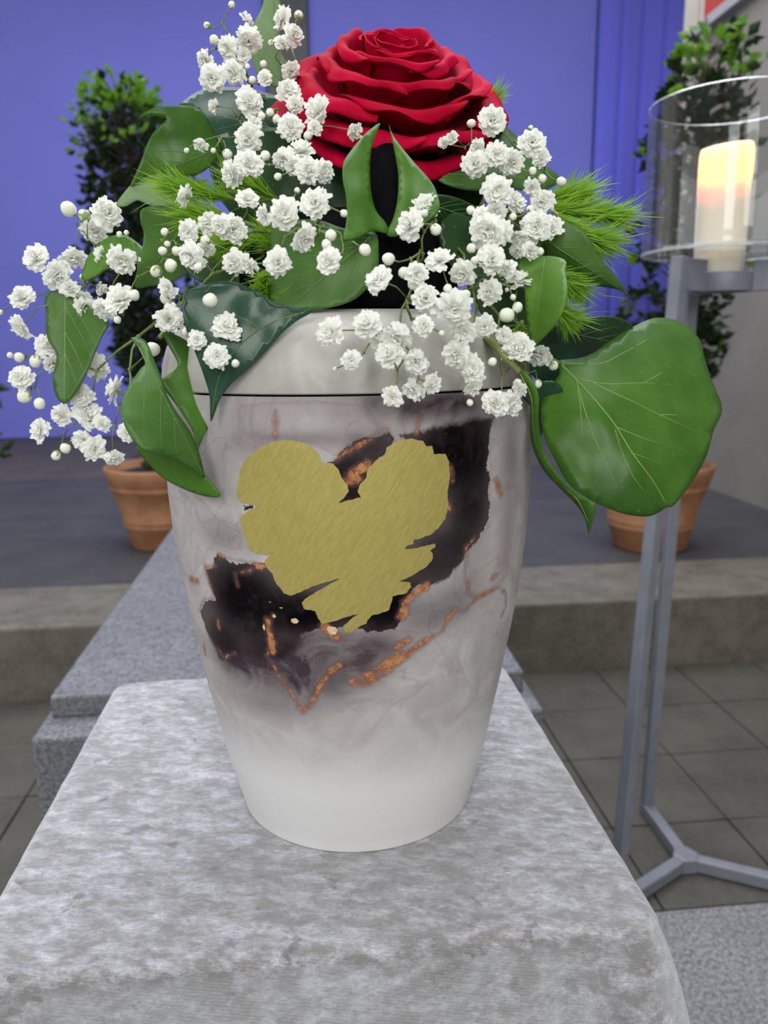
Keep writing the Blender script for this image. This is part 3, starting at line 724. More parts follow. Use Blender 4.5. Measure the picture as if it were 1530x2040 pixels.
def ink_mat():
    n = NT('marbled_ink_print')
    at_ = {k: n.attr(k) for k in ('dark', 'thin', 'copper', 'lines', 'cream', 'haze', 'ink_load', 'bleed')}
    sep = n.t.nodes.new('ShaderNodeSeparateXYZ'); n.t.links.new(n.co, sep.inputs[0]); z = sep.outputs[2]
    n0 = n.noise(75, 3, 0.6, 0.6); n1 = n.noise(230, 5, 0.7); n2 = n.noise(900, 3, 0.6); soft = n.noise(42, 5, 0.6, 1.2); med = n.noise(95, 5, 0.65, 0.6)
    jit = n.math('ADD', n.math('MULTIPLY', n.math('SUBTRACT', n1, 0.5), 9.0), n.math('MULTIPLY', n.math('SUBTRACT', n2, 0.5), 3.5))
    jit = n.math('ADD', jit, n.math('MULTIPLY', n.math('SUBTRACT', n0, 0.5), 17.0))
    # paper tone
    base = n.mix(n.step(soft, 0.35, 0.68), (0.40, 0.37, 0.365), (0.49, 0.465, 0.46))
    base = n.mix(n.math('MULTIPLY', n.step(med, 0.5, 0.7), 0.35), base, (0.38, 0.32, 0.33))
    base = n.mix(n.step(z, 0.035, 0.085, 1.0, 0.0), base, (0.66, 0.65, 0.655))
    vein = n.math('ABSOLUTE', n.math('SUBTRACT', n.noise(13, 4, 0.5, 1.2), 0.5))
    base = n.mix(n.math('MULTIPLY', n.step(vein, 0.0, 0.02, 1.0, 0.0), n.math('MULTIPLY', n.step(z, 0.06, 0.11), 0.28)), base, (0.26, 0.20, 0.215))
    hz = n.math('MULTIPLY', at_['haze'], n.step(soft, 0.25, 0.65, 0.65, 1.3), clamp=True)
    col = n.mix(hz, base, (0.055, 0.036, 0.046))
    th = n.math('ADD', at_['thin'], n.math('MULTIPLY', jit, 0.35))
    inside = n.step(th, 0.0, 0.5); rim = n.math('MULTIPLY', inside, n.step(th, 0.3, 2.4, 1.0, 0.0))
    col = n.mix(n.math('MULTIPLY', inside, 0.10), col, (0.30, 0.21, 0.22))
    col = n.mix(n.math('MULTIPLY', rim, 0.22), col, (0.20, 0.13, 0.15))
    ln = n.step(n.math('ADD', at_['lines'], n.math('MULTIPLY', jit, 0.06)), -0.25, 0.2)
    col = n.mix(n.math('MULTIPLY', ln, 0.35), col, (0.14, 0.10, 0.12))
    dk = n.math('ADD', at_['dark'], n.math('MULTIPLY', jit, 0.5))
    inn = n.step(dk, n.math('SUBTRACT', -0.05, at_['bleed']), n.math('ADD', 0.35, at_['bleed']))
    edge = n.math('MULTIPLY', inn, n.math('MULTIPLY', n.step(dk, 0.25, 1.6, 1.0, 0.0), n.step(at_['bleed'], 0.2, 1.5, 1.0, 0.0)))
    dcol = n.mix(n.step(med, 0.45, 0.75), (0.0015, 0.001, 0.0015), (0.022, 0.013, 0.016))
    dens = n.math('MULTIPLY', n.math('MAXIMUM', at_['ink_load'], n.math('MULTIPLY', edge, 0.75)), n.step(soft, 0.1, 0.5, 0.9, 1.0))
    col = n.mix(n.math('MULTIPLY', inn, dens), n.mix(n.math('MULTIPLY', inn, 0.85), col, (0.045, 0.028, 0.034)), dcol)
    # copper flecks inside the black
    fl = n.math('MULTIPLY', n.step(n.noise(330, 4, 0.7), 0.66, 0.71), n.math('MULTIPLY', inn, n.step(n.noise(70, 3), 0.54, 0.62)))
    col = n.mix(n.math('MULTIPLY', fl, 0.7), col, (0.28, 0.10, 0.04))
    cp = n.math('ADD', at_['copper'], n.math('MULTIPLY', jit, 0.32))
    cm = n.math('MULTIPLY', n.step(cp, -0.2, 0.6), n.step(n1, 0.30, 0.50, 0.2, 0.92))
    ccol = n.mix(n.step(n.math('ADD', n.math('MULTIPLY', n1, 0.7), n.math('MULTIPLY', n2, 0.3)), 0.40, 0.62), (0.22, 0.075, 0.035), (0.52, 0.235, 0.10))
    halo = n.math('MULTIPLY', n.step(cp, -2.2, 0.3), 0.5)
    col = n.mix(halo, col, (0.16, 0.08, 0.075))
    col = n.mix(cm, col, ccol)
    cr = n.step(n.math('ADD', at_['cream'], n.math('MULTIPLY', jit, 0.2)), -0.05, 0.25)
    col = n.mix(cr, col, n.mix(n.step(n2, 0.4, 0.6), (0.62, 0.40, 0.22), (0.72, 0.56, 0.38)))
    n.set(Base_Color=col, Roughness=0.5, Specular_IOR_Level=0.06)
    return n.m
M['ink'] = ink_mat()
M['urn_plain'] = two_tone('urn_base_white', (0.60, 0.59, 0.58), (0.66, 0.65, 0.64), 20, 0.5)
def lid_mat():
    n = NT('marbled_lid')
    soft = n.noise(30, 5, 0.6, 1.0); med = n.noise(80, 5, 0.65, 0.8)
    col = n.mix(n.step(soft, 0.35, 0.68), (0.40, 0.38, 0.35), (0.52, 0.50, 0.475))
    col = n.mix(n.math('MULTIPLY', n.step(med, 0.55, 0.72), 0.4), col, (0.36, 0.30, 0.30))
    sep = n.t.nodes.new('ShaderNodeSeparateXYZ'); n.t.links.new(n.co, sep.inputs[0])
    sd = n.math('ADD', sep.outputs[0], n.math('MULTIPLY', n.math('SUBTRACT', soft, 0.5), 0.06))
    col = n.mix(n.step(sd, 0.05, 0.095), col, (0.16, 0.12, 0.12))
    n.set(Base_Color=col, Roughness=0.42, Specular_IOR_Level=0.4)
    return n.m
M['lid'] = lid_mat()
urn = build_urn()

HEART = [(480,237),(520,235),(575,245),(605,265),(635,290),(645,325),(690,328),(712,350),(725,385),(750,415),(755,440),(740,462),(710,488),(760,475),(803,465),(790,440),(800,410),(825,385),(830,350),(860,320),(900,290),(905,265),(950,238),(1000,228),(1050,238),(1065,260),(1088,258),(1095,292),(1140,290),(1155,320),(1158,390),(1148,440),(1153,490),(1140,550),(1115,585),(1085,612),(1060,620),(1040,630),(1015,633),(1012,650),(985,660),(978,672),(1020,668),(1060,660),(1100,650),(1100,665),(1080,678),(1090,690),(1088,715),(1060,745),(1020,770),(985,790),(955,800),(1000,805),(1005,825),(985,848),(930,860),(925,885),(915,915),(880,930),(850,935),(830,955),(825,970),(790,985),(765,1005),(740,1008),(730,985),(755,960),(790,930),(740,945),(690,962),(650,972),(632,950),(620,920),(575,910),(567,885),(580,870),(640,835),(700,800),(717,790),(660,805),(600,825),(560,845),(520,858),(495,848),(480,825),(460,800),(450,770),(425,745),(417,720),(435,700),(460,685),(425,695),(390,690),(365,680),(352,660),(350,635),(335,620),(330,590),(320,565),(322,545),(360,515),(400,492),(360,492),(325,485),(308,460),(308,420),(318,380),(320,350),(345,310),(380,285),(400,265),(440,245)]

def fill(outline, spacing, keep=0.35):
    """triangulate a closed 2D outline with interior points -> (points, triangles, is_border)"""
    P = np.array(outline)
    lo, hi = P.min(0), P.max(0)
    g = np.array([(x + (0.5 * spacing if j % 2 else 0), y) for j, y in enumerate(np.arange(lo[1], hi[1], spacing * 0.87)) for x in np.arange(lo[0], hi[0], spacing)])
    g = g[poly_sd(g, P) > spacing * keep]
    pts = [Vector(p) for p in P] + [Vector(p) for p in g]
    n = len(P)
    r = delaunay_2d_cdt(pts, [(i, (i + 1) % n) for i in range(n)], [], 1, 1e-7)
    return [tuple(p) for p in r[0]], [tuple(t) for t in r[2]]

def heart():
    out = []
    for i, (x, y) in enumerate(HEART):          # ragged torn-foil edge
        x2, y2 = HEART[(i + 1) % len(HEART)]
        k = max(1, int(math.hypot(x2 - x, y2 - y) / 9))
        for q in range(k):
            t = q / k; j = 1.6 if q else 0.6
            out.append((x + (x2 - x) * t + random.uniform(-j, j), y + (y2 - y) * t + random.uniform(-j, j)))
    uv = [ZO(x, y) for x, y in out]
    pts, tri = fill(uv, 0.0016)
    n = len(pts)
    V = [surf(a, b, 0.00045) for a, b in pts] + [surf(a, b, -0.0004) for a, b in pts]
    Fc = [(a, b, c) for a, b, c in tri]
    e = {}
    for t in tri:
        for a, b in ((t[0], t[1]), (t[1], t[2]), (t[2], t[0])): e[(a, b)] = 1
    Fc += [(b, a, a + n, b + n) for (a, b) in e if (b, a) not in e]
    o = obj('gold_heart', V, Fc, M['gold'], next(c for c in urn.children if c.name.startswith('body')), False)
    o['label'] = 'brushed gold-leaf heart with torn edges'
    return o
heart()
tag(urn, 'white urn with black and copper marbling and a gold heart', 'urn')

# ------------------------------------------------------------------ floral foam on the lid
m = MB(); m.lathe([(0.058, 0.0), (0.062, 0.004), (0.060, 0.022), (0.05, 0.04), (0.03, 0.05), (0.001, 0.052)], n=40, cap=False)
fo = m.build('floral_foam', M['foam'], None, True); fo.location = (UX, UY, UZ + 0.2868)
tag(fo, 'dark floral foam block on the urn lid, hidden among leaves', 'floral foam')

# ------------------------------------------------------------------ rose
def rose():
    R = 0.0530
    c = at(782, 186, 0.432)
    root = empty('rose', c)
    axis = Vector((0.03, -0.57, 0.82)).normalized()
    xa = Vector((1, 0, 0)); xa = (xa - axis * xa.dot(axis)).normalized(); ya = axis.cross(xa)
    rot = Matrix((xa, ya, axis)).transposed()
    rnd = random.Random(5)
    def petal(phi, rim, zr, half, curl, cup, seed, wav=0.02, tipp=0.05):
        NU, NV = 22, 20
        ctrl = [(0.05, -0.62), (rim * 0.50 + 0.03, -0.50 + 0.30 * (zr + 0.3)), (rim * 0.80, zr - cup), (rim * 0.93, zr - cup * 0.42), (rim * 0.99, zr - cup * 0.06), (rim * (1.0 + curl), zr - curl * 0.05), (rim * (1.0 + curl * 1.75), zr - curl * 0.75)]
        cur = catmull([(a, 0, b) for a, b in ctrl], 8)
        V, Fc = [], []
        for i in range(NU + 1):
            u = -1 + 2 * i / NU
            for j in range(NV + 1):
                v = j / NV
                vm = v * (1 - 0.17 * abs(u) ** 2.6)
                x = vm * (len(cur) - 1); k = min(int(x), len(cur) - 2); p = cur[k].lerp(cur[k + 1], x - k)
                r = p.x * (1 + 0.055 * u) + 0.03 * abs(u) ** 3 * v ** 3 * (1 if curl > 0.05 else 0)
                h = half * (0.42 + 0.58 * math.sin(min(1, v * 1.25) * math.pi / 2))
                a = phi + u * h
                zz = p.z + tipp * v ** 4 * (1 - abs(u)) ** 2 - 0.03 * u * u * v
                w = wav * v ** 3
                nz = noise.noise(Vector((u * 2.2 + seed * 7.1, v * 1.5, seed * 3.3)))
                nr = noise.noise(Vector((u * 2.6 + seed * 4.7, v * 1.2 + 9, seed * 5.9)))
                r += w * 1.6 * nr; zz += w * 1.6 * nz
                V.append(rot @ Vector((r * math.cos(a), r * math.sin(a), zz)) * R)
        for i in range(NU):
            for j in range(NV):
                a = i * (NV + 1) + j; Fc.append((a, a + NV + 1, a + NV + 2, a + 1))
        o = obj('petal', V, Fc, M['rose'], root, True)
        s_ = o.modifiers.new('thickness', 'SOLIDIFY'); s_.thickness = 0.0005; s_.offset = 0
    k = 0
    # (count, rim radius, rim height, half angle deg, curl, cup depth, start angle deg)
    for n_, rim, zr, half, curl, cup, st_, wav in [
        (3, 0.115, 0.40, 100, 0.00, 0.30, -60, 0.02),
        (3, 0.215, 0.47, 85, 0.03, 0.32, 20, 0.03),
        (4, 0.335, 0.49, 66, 0.06, 0.32, -70, 0.04),
        (5, 0.49, 0.43, 54, 0.09, 0.32, -100, 0.05),
        (5, 0.66, 0.31, 52, 0.11, 0.30, -62, 0.06),
        (6, 0.83, 0.16, 46, 0.13, 0.28, -95, 0.07),
        (6, 0.97, -0.05, 43, 0.14, 0.26, -65, 0.07),
        (5, 0.95, -0.27, 46, 0.10, 0.20, -80, 0.08),
        (5, 0.84, -0.50, 52, 0.05, 0.16, -50, 0.06)]:
        for i in range(n_):
            petal(math.radians(st_ + 360 / n_ * i + rnd.uniform(-7, 7)), rim * rnd.uniform(0.95, 1.05), zr + rnd.uniform(-0.035, 0.035), math.radians(half), curl * rnd.uniform(0.6, 1.4), cup, k * 1.37 + 0.3, wav, rnd.uniform(0.02, 0.07))
            k += 1
    # calyx and stem
    m = MB(); m.lathe([(0.01, -0.75), (0.10, -0.70), (0.14, -0.6), (0.12, -0.52)], n=20)
    o = m.build('calyx', M['ivy_mid'], root, True); o.data.transform((rot @ Matrix.Scale(R, 3)).to_4x4())
    e = Vector((UX, UY, UZ + 0.33)) - c
    m = MB(); m.tube([rot @ Vector((0, 0, -0.7)) * R, (rot @ Vector((0, 0, -1.0)) * R).lerp(e, 0.4), e], 0.003, 8)
    m.build('stem', M['ivy_mid'], root, True)
    for i in range(5):
        a = math.radians(72 * i + 20)
        P = [rot @ Vector((0.1 * math.cos(a), 0.1 * math.sin(a), -0.58)) * R, rot @ Vector((0.42 * math.cos(a), 0.42 * math.sin(a), -0.62)) * R, rot @ Vector((0.72 * math.cos(a), 0.72 * math.sin(a), -0.75)) * R]
        m = MB(); m.tube(catmull(P, 5), [0.0028 - 0.00022 * q for q in range(11)], 5); m.build('sepal', M['ivy_mid'], root, True)
    tag(root, 'large dark red rose in full bloom above the urn', 'rose')
rose()
tu = empty('flower_tube', at(768, 470, 0.392))
tl_ = Vector(tu.location)
m = MB(); P_ = [at(772, 600, 0.40) - tl_, at(768, 470, 0.390) - tl_, at(766, 380, 0.392) - tl_, at(768, 300, 0.410) - tl_]
m.tube(catmull(P_, 6), list(np.linspace(0.021, 0.0105, 19)), 28); m.build('sleeve', M['foam'], tu, True)
m = MB(); m.tube([P_[3], P_[3] + (P_[3] - P_[2]) * 0.06], [0.0118, 0.0118], 28); m.build('collar', M['foam'], tu, True)
tag(tu, 'black flower tube between the halves of the folded leaf below the rose', 'flower tube')

# ------------------------------------------------------------------ ivy leaves
def leaf(label, out, base, tip, tb, tt, mat, tilt=0.0, fold=0.0, bulge=0.0, veins=None, auto=True, vmat='vein_dim', petiole=None, extra=None, wave=0.0015, thick=0.0007, curve=0.0, vr=0.00035, hollow=0.0):
    """a leaf: outline and midrib, with the distance of base, tip and margins from the lens"""
    root = empty('ivy_leaf', at(base[0], base[1], tb))
    def add(out_, base, tip, tb, tt, mat_, tilt, fold, bulge, name, curve=0.0, hollow=0.0):
        b, t_ = Vector(base), Vector(tip)
        ax = t_ - b; L = ax.length; ax = ax / L; nm = Vector((-ax.y, ax.x))
        lat = max(abs((Vector(p) - b).dot(nm)) for p in out_)
        def f(px, py):
            d = Vector((px, py)) - b; a = d.dot(ax) / L; w = d.dot(nm) / lat
            t = tb + (tt - tb) * a + tilt * w + fold * (math.sqrt(w * w + 0.01) - 0.1) + bulge * 4 * a * (1 - a) + curve * w * w
            t += hollow * math.exp(-(w / 0.42) ** 4)
            t += wave * noise.noise(Vector((px * 0.018, py * 0.018, tb * 90)))
            return at(px, py, t) - root.location
        cp = [(p.x, p.y) for p in catmull([(x, y, 0) for x, y in out_], 4, True)]
        pts, tri = fill(cp, max(7.0, L / 22))
        o = obj(name, [f(x, y) for x, y in pts], tri, M[mat_], root, True)
        s_ = o.modifiers.new('thickness', 'SOLIDIFY'); s_.thickness = thick; s_.offset = 0
        return f, o
    f, o = add(out, base, tip, tb, tt, mat, tilt, fold, bulge, 'blade', curve, hollow)
    if extra:
        for e in extra: add(e['out'], e['base'], e['tip'], e['tb'], e['tt'], e.get('mat', mat), e.get('tilt', 0), e.get('fold', 0), e.get('bulge', 0), 'blade', e.get('curve', 0), e.get('hollow', 0))
    if veins is None and auto:
        b, t_ = Vector(base), Vector(tip); ax = t_ - b; nm = Vector((-ax.y, ax.x))
        veins = []
        sgn = [(0.02, 0.55, 0.34), (0.12, 0.70, 0.30), (0.35, 0.82, 0.22), (0.55, 0.92, 0.14)]
        P = np.array([(p.x, p.y) for p in catmull([(x, y, 0) for x, y in out], 4, True)])
        mid_ = [tuple(b.lerp(t_, 0.02 + 0.97 * i / 12)) for i in range(13)]
        mid_ = [p for p, s_ in zip(mid_, poly_sd(np.array(mid_), P)) if s_ > 1.0]
        if len(mid_) > 2: veins.append((mid_, 1.3))
        for a0, a1, w in sgn:
            for s_ in (-1, 1):
                e = b + ax * a1 + nm * (w * s_); s0 = b + ax * a0; mid = s0.lerp(e, 0.5) + ax * -0.03
                q = [p for p in catmull([(s0.x, s0.y, 0), (mid.x, mid.y, 0), (e.x, e.y, 0)], 6)]
                q = [(p.x, p.y) for p in q]
                ins = poly_sd(np.array(q), P) > 2.0
                keep = []
                for p, i_ in zip(q, ins):
                    if not i_: break
                    keep.append(p)
                if len(keep) > 2: veins.append((keep, 0.8))
    if veins:
        m = MB()
        for line, w in veins:
            q = catmull([(x, y, 0) for x, y in line], 4)
            pts = [f(p.x, p.y) for p in q]
            pts = [p - (p + root.location - EYE).normalized() * 0.00035 for p in pts]
            n_ = len(pts); m.tube(pts, [vr * w * (1 - 0.6 * i / n_) for i in range(n_)], 4)
        m.build('vein', M[vmat], o, True)
    if petiole:
        P = [at(x, y, t) - root.location for x, y, t, r in petiole]
        q = catmull(P, 6); rr = np.interp(np.linspace(0, len(P) - 1, len(q)), range(len(P)), [r for *_, r in petiole])
        m = MB(); m.tube(q, list(rr), 8); m.build('petiole', M['vine'], root, True)
    tag(root, label, 'leaf', 'ivy leaves around the rose')
    return root
Z4 = lambda L: [(850 + x * 0.4315, 200 + y * 0.4315) for x, y in L]
leaf('large glossy ivy leaf with pale veins hanging at the far right of the bouquet',
     [(1112,720),(1150,715),(1180,705),(1215,680),(1255,655),(1300,635),(1340,637),(1370,652),(1395,680),(1403,715),(1418,760),(1438,815),(1420,860),(1408,905),(1385,950),(1360,985),(1340,1008),(1325,1012),(1295,1028),(1250,1025),(1200,1008),(1160,985),(1130,960),(1105,915),(1090,885),(1080,850),(1078,810),(1088,780),(1105,760),(1115,742)],
     (1114, 724), (1326, 1010), 0.392, 0.372, 'ivy', tilt=-0.018, fold=0.020, bulge=-0.012, curve=0.012, vmat='vein',
     veins=[(Z4([(620,1220),(690,1290),(790,1400),(870,1500),(950,1630),(1040,1750),(1105,1860)]), 1.7), (Z4([(690,1285),(830,1310),(1000,1305),(1170,1315)]), 1.1), (Z4([(1000,1305),(1060,1272),(1120,1235)]), .7), (Z4([(640,1217),(800,1215),(900,1170),(1010,1110),(1090,1070)]), .9),
            (Z4([(760,1300),(850,1345),(950,1390),(1060,1445),(1180,1500),(1260,1540)]), 1.1), (Z4([(1080,1452),(1140,1452),(1220,1465)]), .7), (Z4([(880,1510),(1000,1560),(1100,1590),(1220,1620)]), .8), (Z4([(690,1290),(720,1400),(770,1550),(830,1680),(870,1760)]), 1.0), (Z4([(870,1520),(900,1620),(950,1730),(1000,1800)]), .8), (Z4([(690,1290),(708,1400),(715,1500),(720,1560)]), .8), (Z4([(950,1630),(1040,1660),(1130,1700)]), .6)],
     petiole=[(963, 669, 0.372, 0.0016), (1000, 690, 0.36, 0.0016), (1060, 700, 0.37, 0.0014), (1114, 724, 0.392, 0.0012)])
leaf('dark ivy leaf with a reddish tint tucked behind the large right-hand leaf',
     [(1098,655),(1130,645),(1180,632),(1225,632),(1260,648),(1270,680),(1240,705),(1190,722),(1150,722),(1125,700),(1110,672)], (1102, 656), (1262, 690), 0.41, 0.425, 'ivy_dark', tilt=0.02, fold=0.006)
leaf('narrow folded ivy leaf with a long drooping tip left of the large right-hand leaf',
     [(1030,735),(1052,748),(1072,785),(1072,845),(1085,905),(1115,950),(1150,982),(1185,1005),(1181,1035),(1173,1062),(1166,1032),(1146,1002),(1112,968),(1082,934),(1062,890),(1056,850),(1058,800),(1048,765)], (1034, 738), (1174, 1060), 0.352, 0.362, 'ivy', tilt=0.012, fold=0.004, vmat='vein',
     veins=[([(1034,740),(1058,790),(1063,850),(1075,905),(1110,958),(1150,995),(1172,1040)], 1.1)],
     petiole=[(955, 660, 0.372, 0.0018), (989, 690, 0.356, 0.0019), (1010, 715, 0.349, 0.0018), (1034, 740, 0.352, 0.0015)])
leaf('bright smooth ivy leaf pointing down right of the white blossoms',
     Z4([(440,735),(560,720),(640,740),(640,790),(650,880),(630,970),(590,1040),(520,1115),(488,1140),(470,1050),(458,950),(450,860),(425,800)]), (1085, 512), (1061, 692), 0.362, 0.352, 'ivy_bright', tilt=0.014, fold=-0.004, bulge=-0.006)
leaf('dark pointed ivy leaf reaching right under the green fringe',
     [(1085,455),(1117,440),(1152,453),(1174,474),(1195,513),(1221,545),(1243,573),(1253,590),(1230,576),(1195,570),(1160,563),(1132,552),(1105,530),(1085,500)], (1090, 480), (1252, 588), 0.395, 0.405, 'ivy_mid', tilt=0.012, fold=0.008, bulge=-0.006)
leaf('broad ivy leaf behind the blossoms at the upper right of the rose',
     [(1001,250),(1031,276),(1044,303),(1066,323),(1092,334),(1115,357),(1100,372),(1066,383),(1023,377),(958,380),(915,376),(876,362),(858,340),(876,314),(919,293),(954,268)], (872, 345), (1112, 358), 0.415, 0.44, 'ivy_mid', tilt=-0.015, fold=0.004, bulge=-0.006)
leaf('upright folded ivy leaf with a black hollow directly below the rose',
     [(757,247),(734,261),(716,279),(698,302),(684,325),(683,357),(689,389),(691,421),(689,448),(684,477),(711,474),(743,460),(771,464),(768,445),(748,420),(738,380),(736,330),(742,285)], (768, 466), (755, 249), 0.352, 0.372, 'ivy_bright', auto=False, tilt=0.008, hollow=0.006, thick=0.0009,
     extra=[dict(out=[(775,250),(783,270),(803,297),(830,329),(858,361),(872,389),(875,416),(853,439),(821,462),(785,471),(770,466),(782,440),(792,400),(794,350),(786,300)], base=(782, 468), tip=(774, 252), tb=0.352, tt=0.376, tilt=-0.006, hollow=0.006)],
     veins=[])
leaf('dull ivy leaf with a brown patch spread over the urn lid at centre',
     [(542,450),(540,520),(536,605),(536,648),(564,632),(606,622),(670,610),(708,595),(734,571),(751,541),(754,499),(748,465),(712,455),(683,455),(640,440),(600,438),(565,442)], (742, 470), (537, 645), 0.362, 0.356, 'ivy_mid', tilt=0.006, bulge=-0.004, fold=0.004)
leaf('glossy dark ivy leaf lying on the lid left of the blossoms',
     [(366,585),(403,570),(458,560),(512,580),(541,600),(580,612),(622,619),(590,640),(560,665),(527,701),(494,734),(461,764),(439,793),(428,822),(420,838),(418,789),(408,753),(395,716),(380,679),(366,635)], (600, 620), (421, 836), 0.340, 0.350, 'ivy_blue', tilt=0.0, fold=0.0, bulge=-0.003, veins=[([(600,624),(530,648),(470,695),(436,755),(422,825)], 1.2), ([(520,655),(470,630),(410,620)], .8), ([(480,688),(440,668),(395,660)], .8)])
Z2 = lambda L: [(x * 0.366, 350 + y * 0.366) for x, y in L]
leaf('folded bright ivy leaf drooping over the left shoulder of the urn',
     Z2([(715,885),(790,898),(830,980),(870,1080),(905,1185),(965,1292),(1035,1392),(1078,1495),(1112,1640),(1060,1602),(940,1532),(840,1512),(760,1482),(700,1400),(665,1320),(660,1230),(700,1150),(760,1060),(790,1020),(752,935)]), (276, 690), (406, 948), 0.362, 0.354, 'ivy_mid', tilt=-0.012, bulge=-0.010, vmat='vein_dim',
     extra=[dict(out=Z2([(888,858),(960,868),(1040,918),(1092,980),(1132,1060),(1152,1150),(1157,1250),(1142,1350),(1102,1430),(1078,1500),(1082,1545),(1052,1400),(982,1280),(922,1200),(870,1120),(905,1090),(968,1030),(920,930)]), base=(330, 668), tip=(394, 905), tb=0.366, tt=0.356, tilt=-0.006, bulge=0.004, mat='ivy'),
            dict(out=[(272,890),(315,898),(350,905),(388,930),(408,945),(424,965),(438,989),(400,986),(350,966),(318,946),(295,922)], base=(285, 900), tip=(437, 988), tb=0.366, tt=0.358, tilt=0.004, mat='ivy_bright')],
     petiole=[(420, 590, 0.40, 0.0012), (350, 640, 0.376, 0.0012), (318, 672, 0.366, 0.0011)])
leaf('pale flat ivy leaf at the far left behind the white blossoms',
     Z2([(252,650),(330,622),(390,640),(470,700),(592,790),(552,880),(510,980),(460,1100),(400,1200),(350,1240),(308,1200),(288,1100),(310,980),(258,880),(252,750)]), (130, 585), (128, 803), 0.45, 0.44, 'ivy_mid', tilt=0.01, fold=0.006, vmat='vein')
leaf('small curled ivy leaf above the left-hand blossom cluster',
     [(163,557),(174,515),(196,487),(220,472),(249,469),(273,483),(292,502),(271,509),(238,516),(212,533),(188,552)], (290, 500), (165, 555), 0.435, 0.45, 'ivy_bright', tilt=0.01)
leaf('mid-green ivy leaf under the green fringe on the left',
     [(285,415),(330,410),(370,420),(395,470),(385,530),(345,560),(300,570),(268,570),(278,520),(287,470),(280,440)], (380, 440), (270, 568), 0.415, 0.43, 'ivy_mid', tilt=-0.008, fold=0.004)
leaf('big curling ivy leaf with a bright rim at the upper left',
     [(278,234),(294,221),(318,213),(353,210),(382,213),(405,225),(424,259),(440,306),(400,345),(368,350),(318,345),(285,355),(259,375),(273,341),(285,312),(297,279),(312,256),(332,238),(318,232),(297,231)], (425, 300), (262, 370), 0.43, 0.43, 'ivy', tilt=-0.012, fold=0.004, bulge=-0.008,
     extra=[dict(out=[(232,407),(259,371),(282,348),(312,335),(353,342),(378,365),(365,400),(323,414),(294,407),(273,399),(250,411)], base=(375, 370), tip=(234, 407), tb=0.424, tt=0.428, mat='ivy_pale', tilt=0.006)])
leaf('dark bluish ivy leaf behind the blossoms left of the rose',
     [(357,212),(387,187),(419,176),(469,174),(510,181),(556,195),(585,229),(570,285),(520,330),(470,345),(430,350),(420,310),(420,270),(405,236),(383,216)], (560, 260), (360, 212), 0.44, 0.455, 'ivy_blue', tilt=0.01, fold=0.005, bulge=-0.006)
leaf('tall pale ivy leaf standing behind the topmost blossoms',
     [(530,-20),(541,-38),(553,-15),(561,27),(557,73),(566,119),(600,151),(585,175),(533,168),(508,140),(499,92),(508,46),(522,15)], (560, 165), (541, -36), 0.455, 0.465, 'ivy_pale', tilt=0.006, fold=0.006)
leaf('shaded ivy leaf just right of the folded leaf',
     [(862,392),(900,392),(935,405),(960,424),(945,460),(908,466),(876,448)], (866, 410), (956, 440), 0.392, 0.40, 'ivy_dark', tilt=0.008)
leaf('small bluish ivy leaf behind the seam of the urn lid at right',
     [(1010,760),(1050,765),(1100,758),(1122,780),(1105,815),(1085,850),(1070,880),(1062,820),(1040,790)], (1020, 765), (1075, 870), 0.385, 0.40, 'ivy_blue', tilt=0.01)

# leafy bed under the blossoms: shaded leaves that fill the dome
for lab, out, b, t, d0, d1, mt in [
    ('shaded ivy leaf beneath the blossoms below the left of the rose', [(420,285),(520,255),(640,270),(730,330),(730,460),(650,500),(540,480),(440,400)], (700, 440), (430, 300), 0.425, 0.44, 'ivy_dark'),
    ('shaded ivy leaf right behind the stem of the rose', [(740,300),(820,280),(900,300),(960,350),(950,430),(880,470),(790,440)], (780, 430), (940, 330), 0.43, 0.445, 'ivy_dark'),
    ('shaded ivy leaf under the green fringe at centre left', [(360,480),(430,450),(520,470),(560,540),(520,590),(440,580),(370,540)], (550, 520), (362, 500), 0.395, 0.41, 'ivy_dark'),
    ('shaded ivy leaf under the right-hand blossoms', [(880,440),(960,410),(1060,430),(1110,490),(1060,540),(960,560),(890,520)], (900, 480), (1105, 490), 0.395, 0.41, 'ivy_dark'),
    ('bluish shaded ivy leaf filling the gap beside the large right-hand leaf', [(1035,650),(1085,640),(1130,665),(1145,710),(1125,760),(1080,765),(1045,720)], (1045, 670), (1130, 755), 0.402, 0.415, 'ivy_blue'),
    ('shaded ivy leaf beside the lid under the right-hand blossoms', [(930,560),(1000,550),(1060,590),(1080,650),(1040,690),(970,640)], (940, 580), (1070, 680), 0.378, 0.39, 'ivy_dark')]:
    leaf(lab, out, b, t, d0, d1, mt, auto=False)

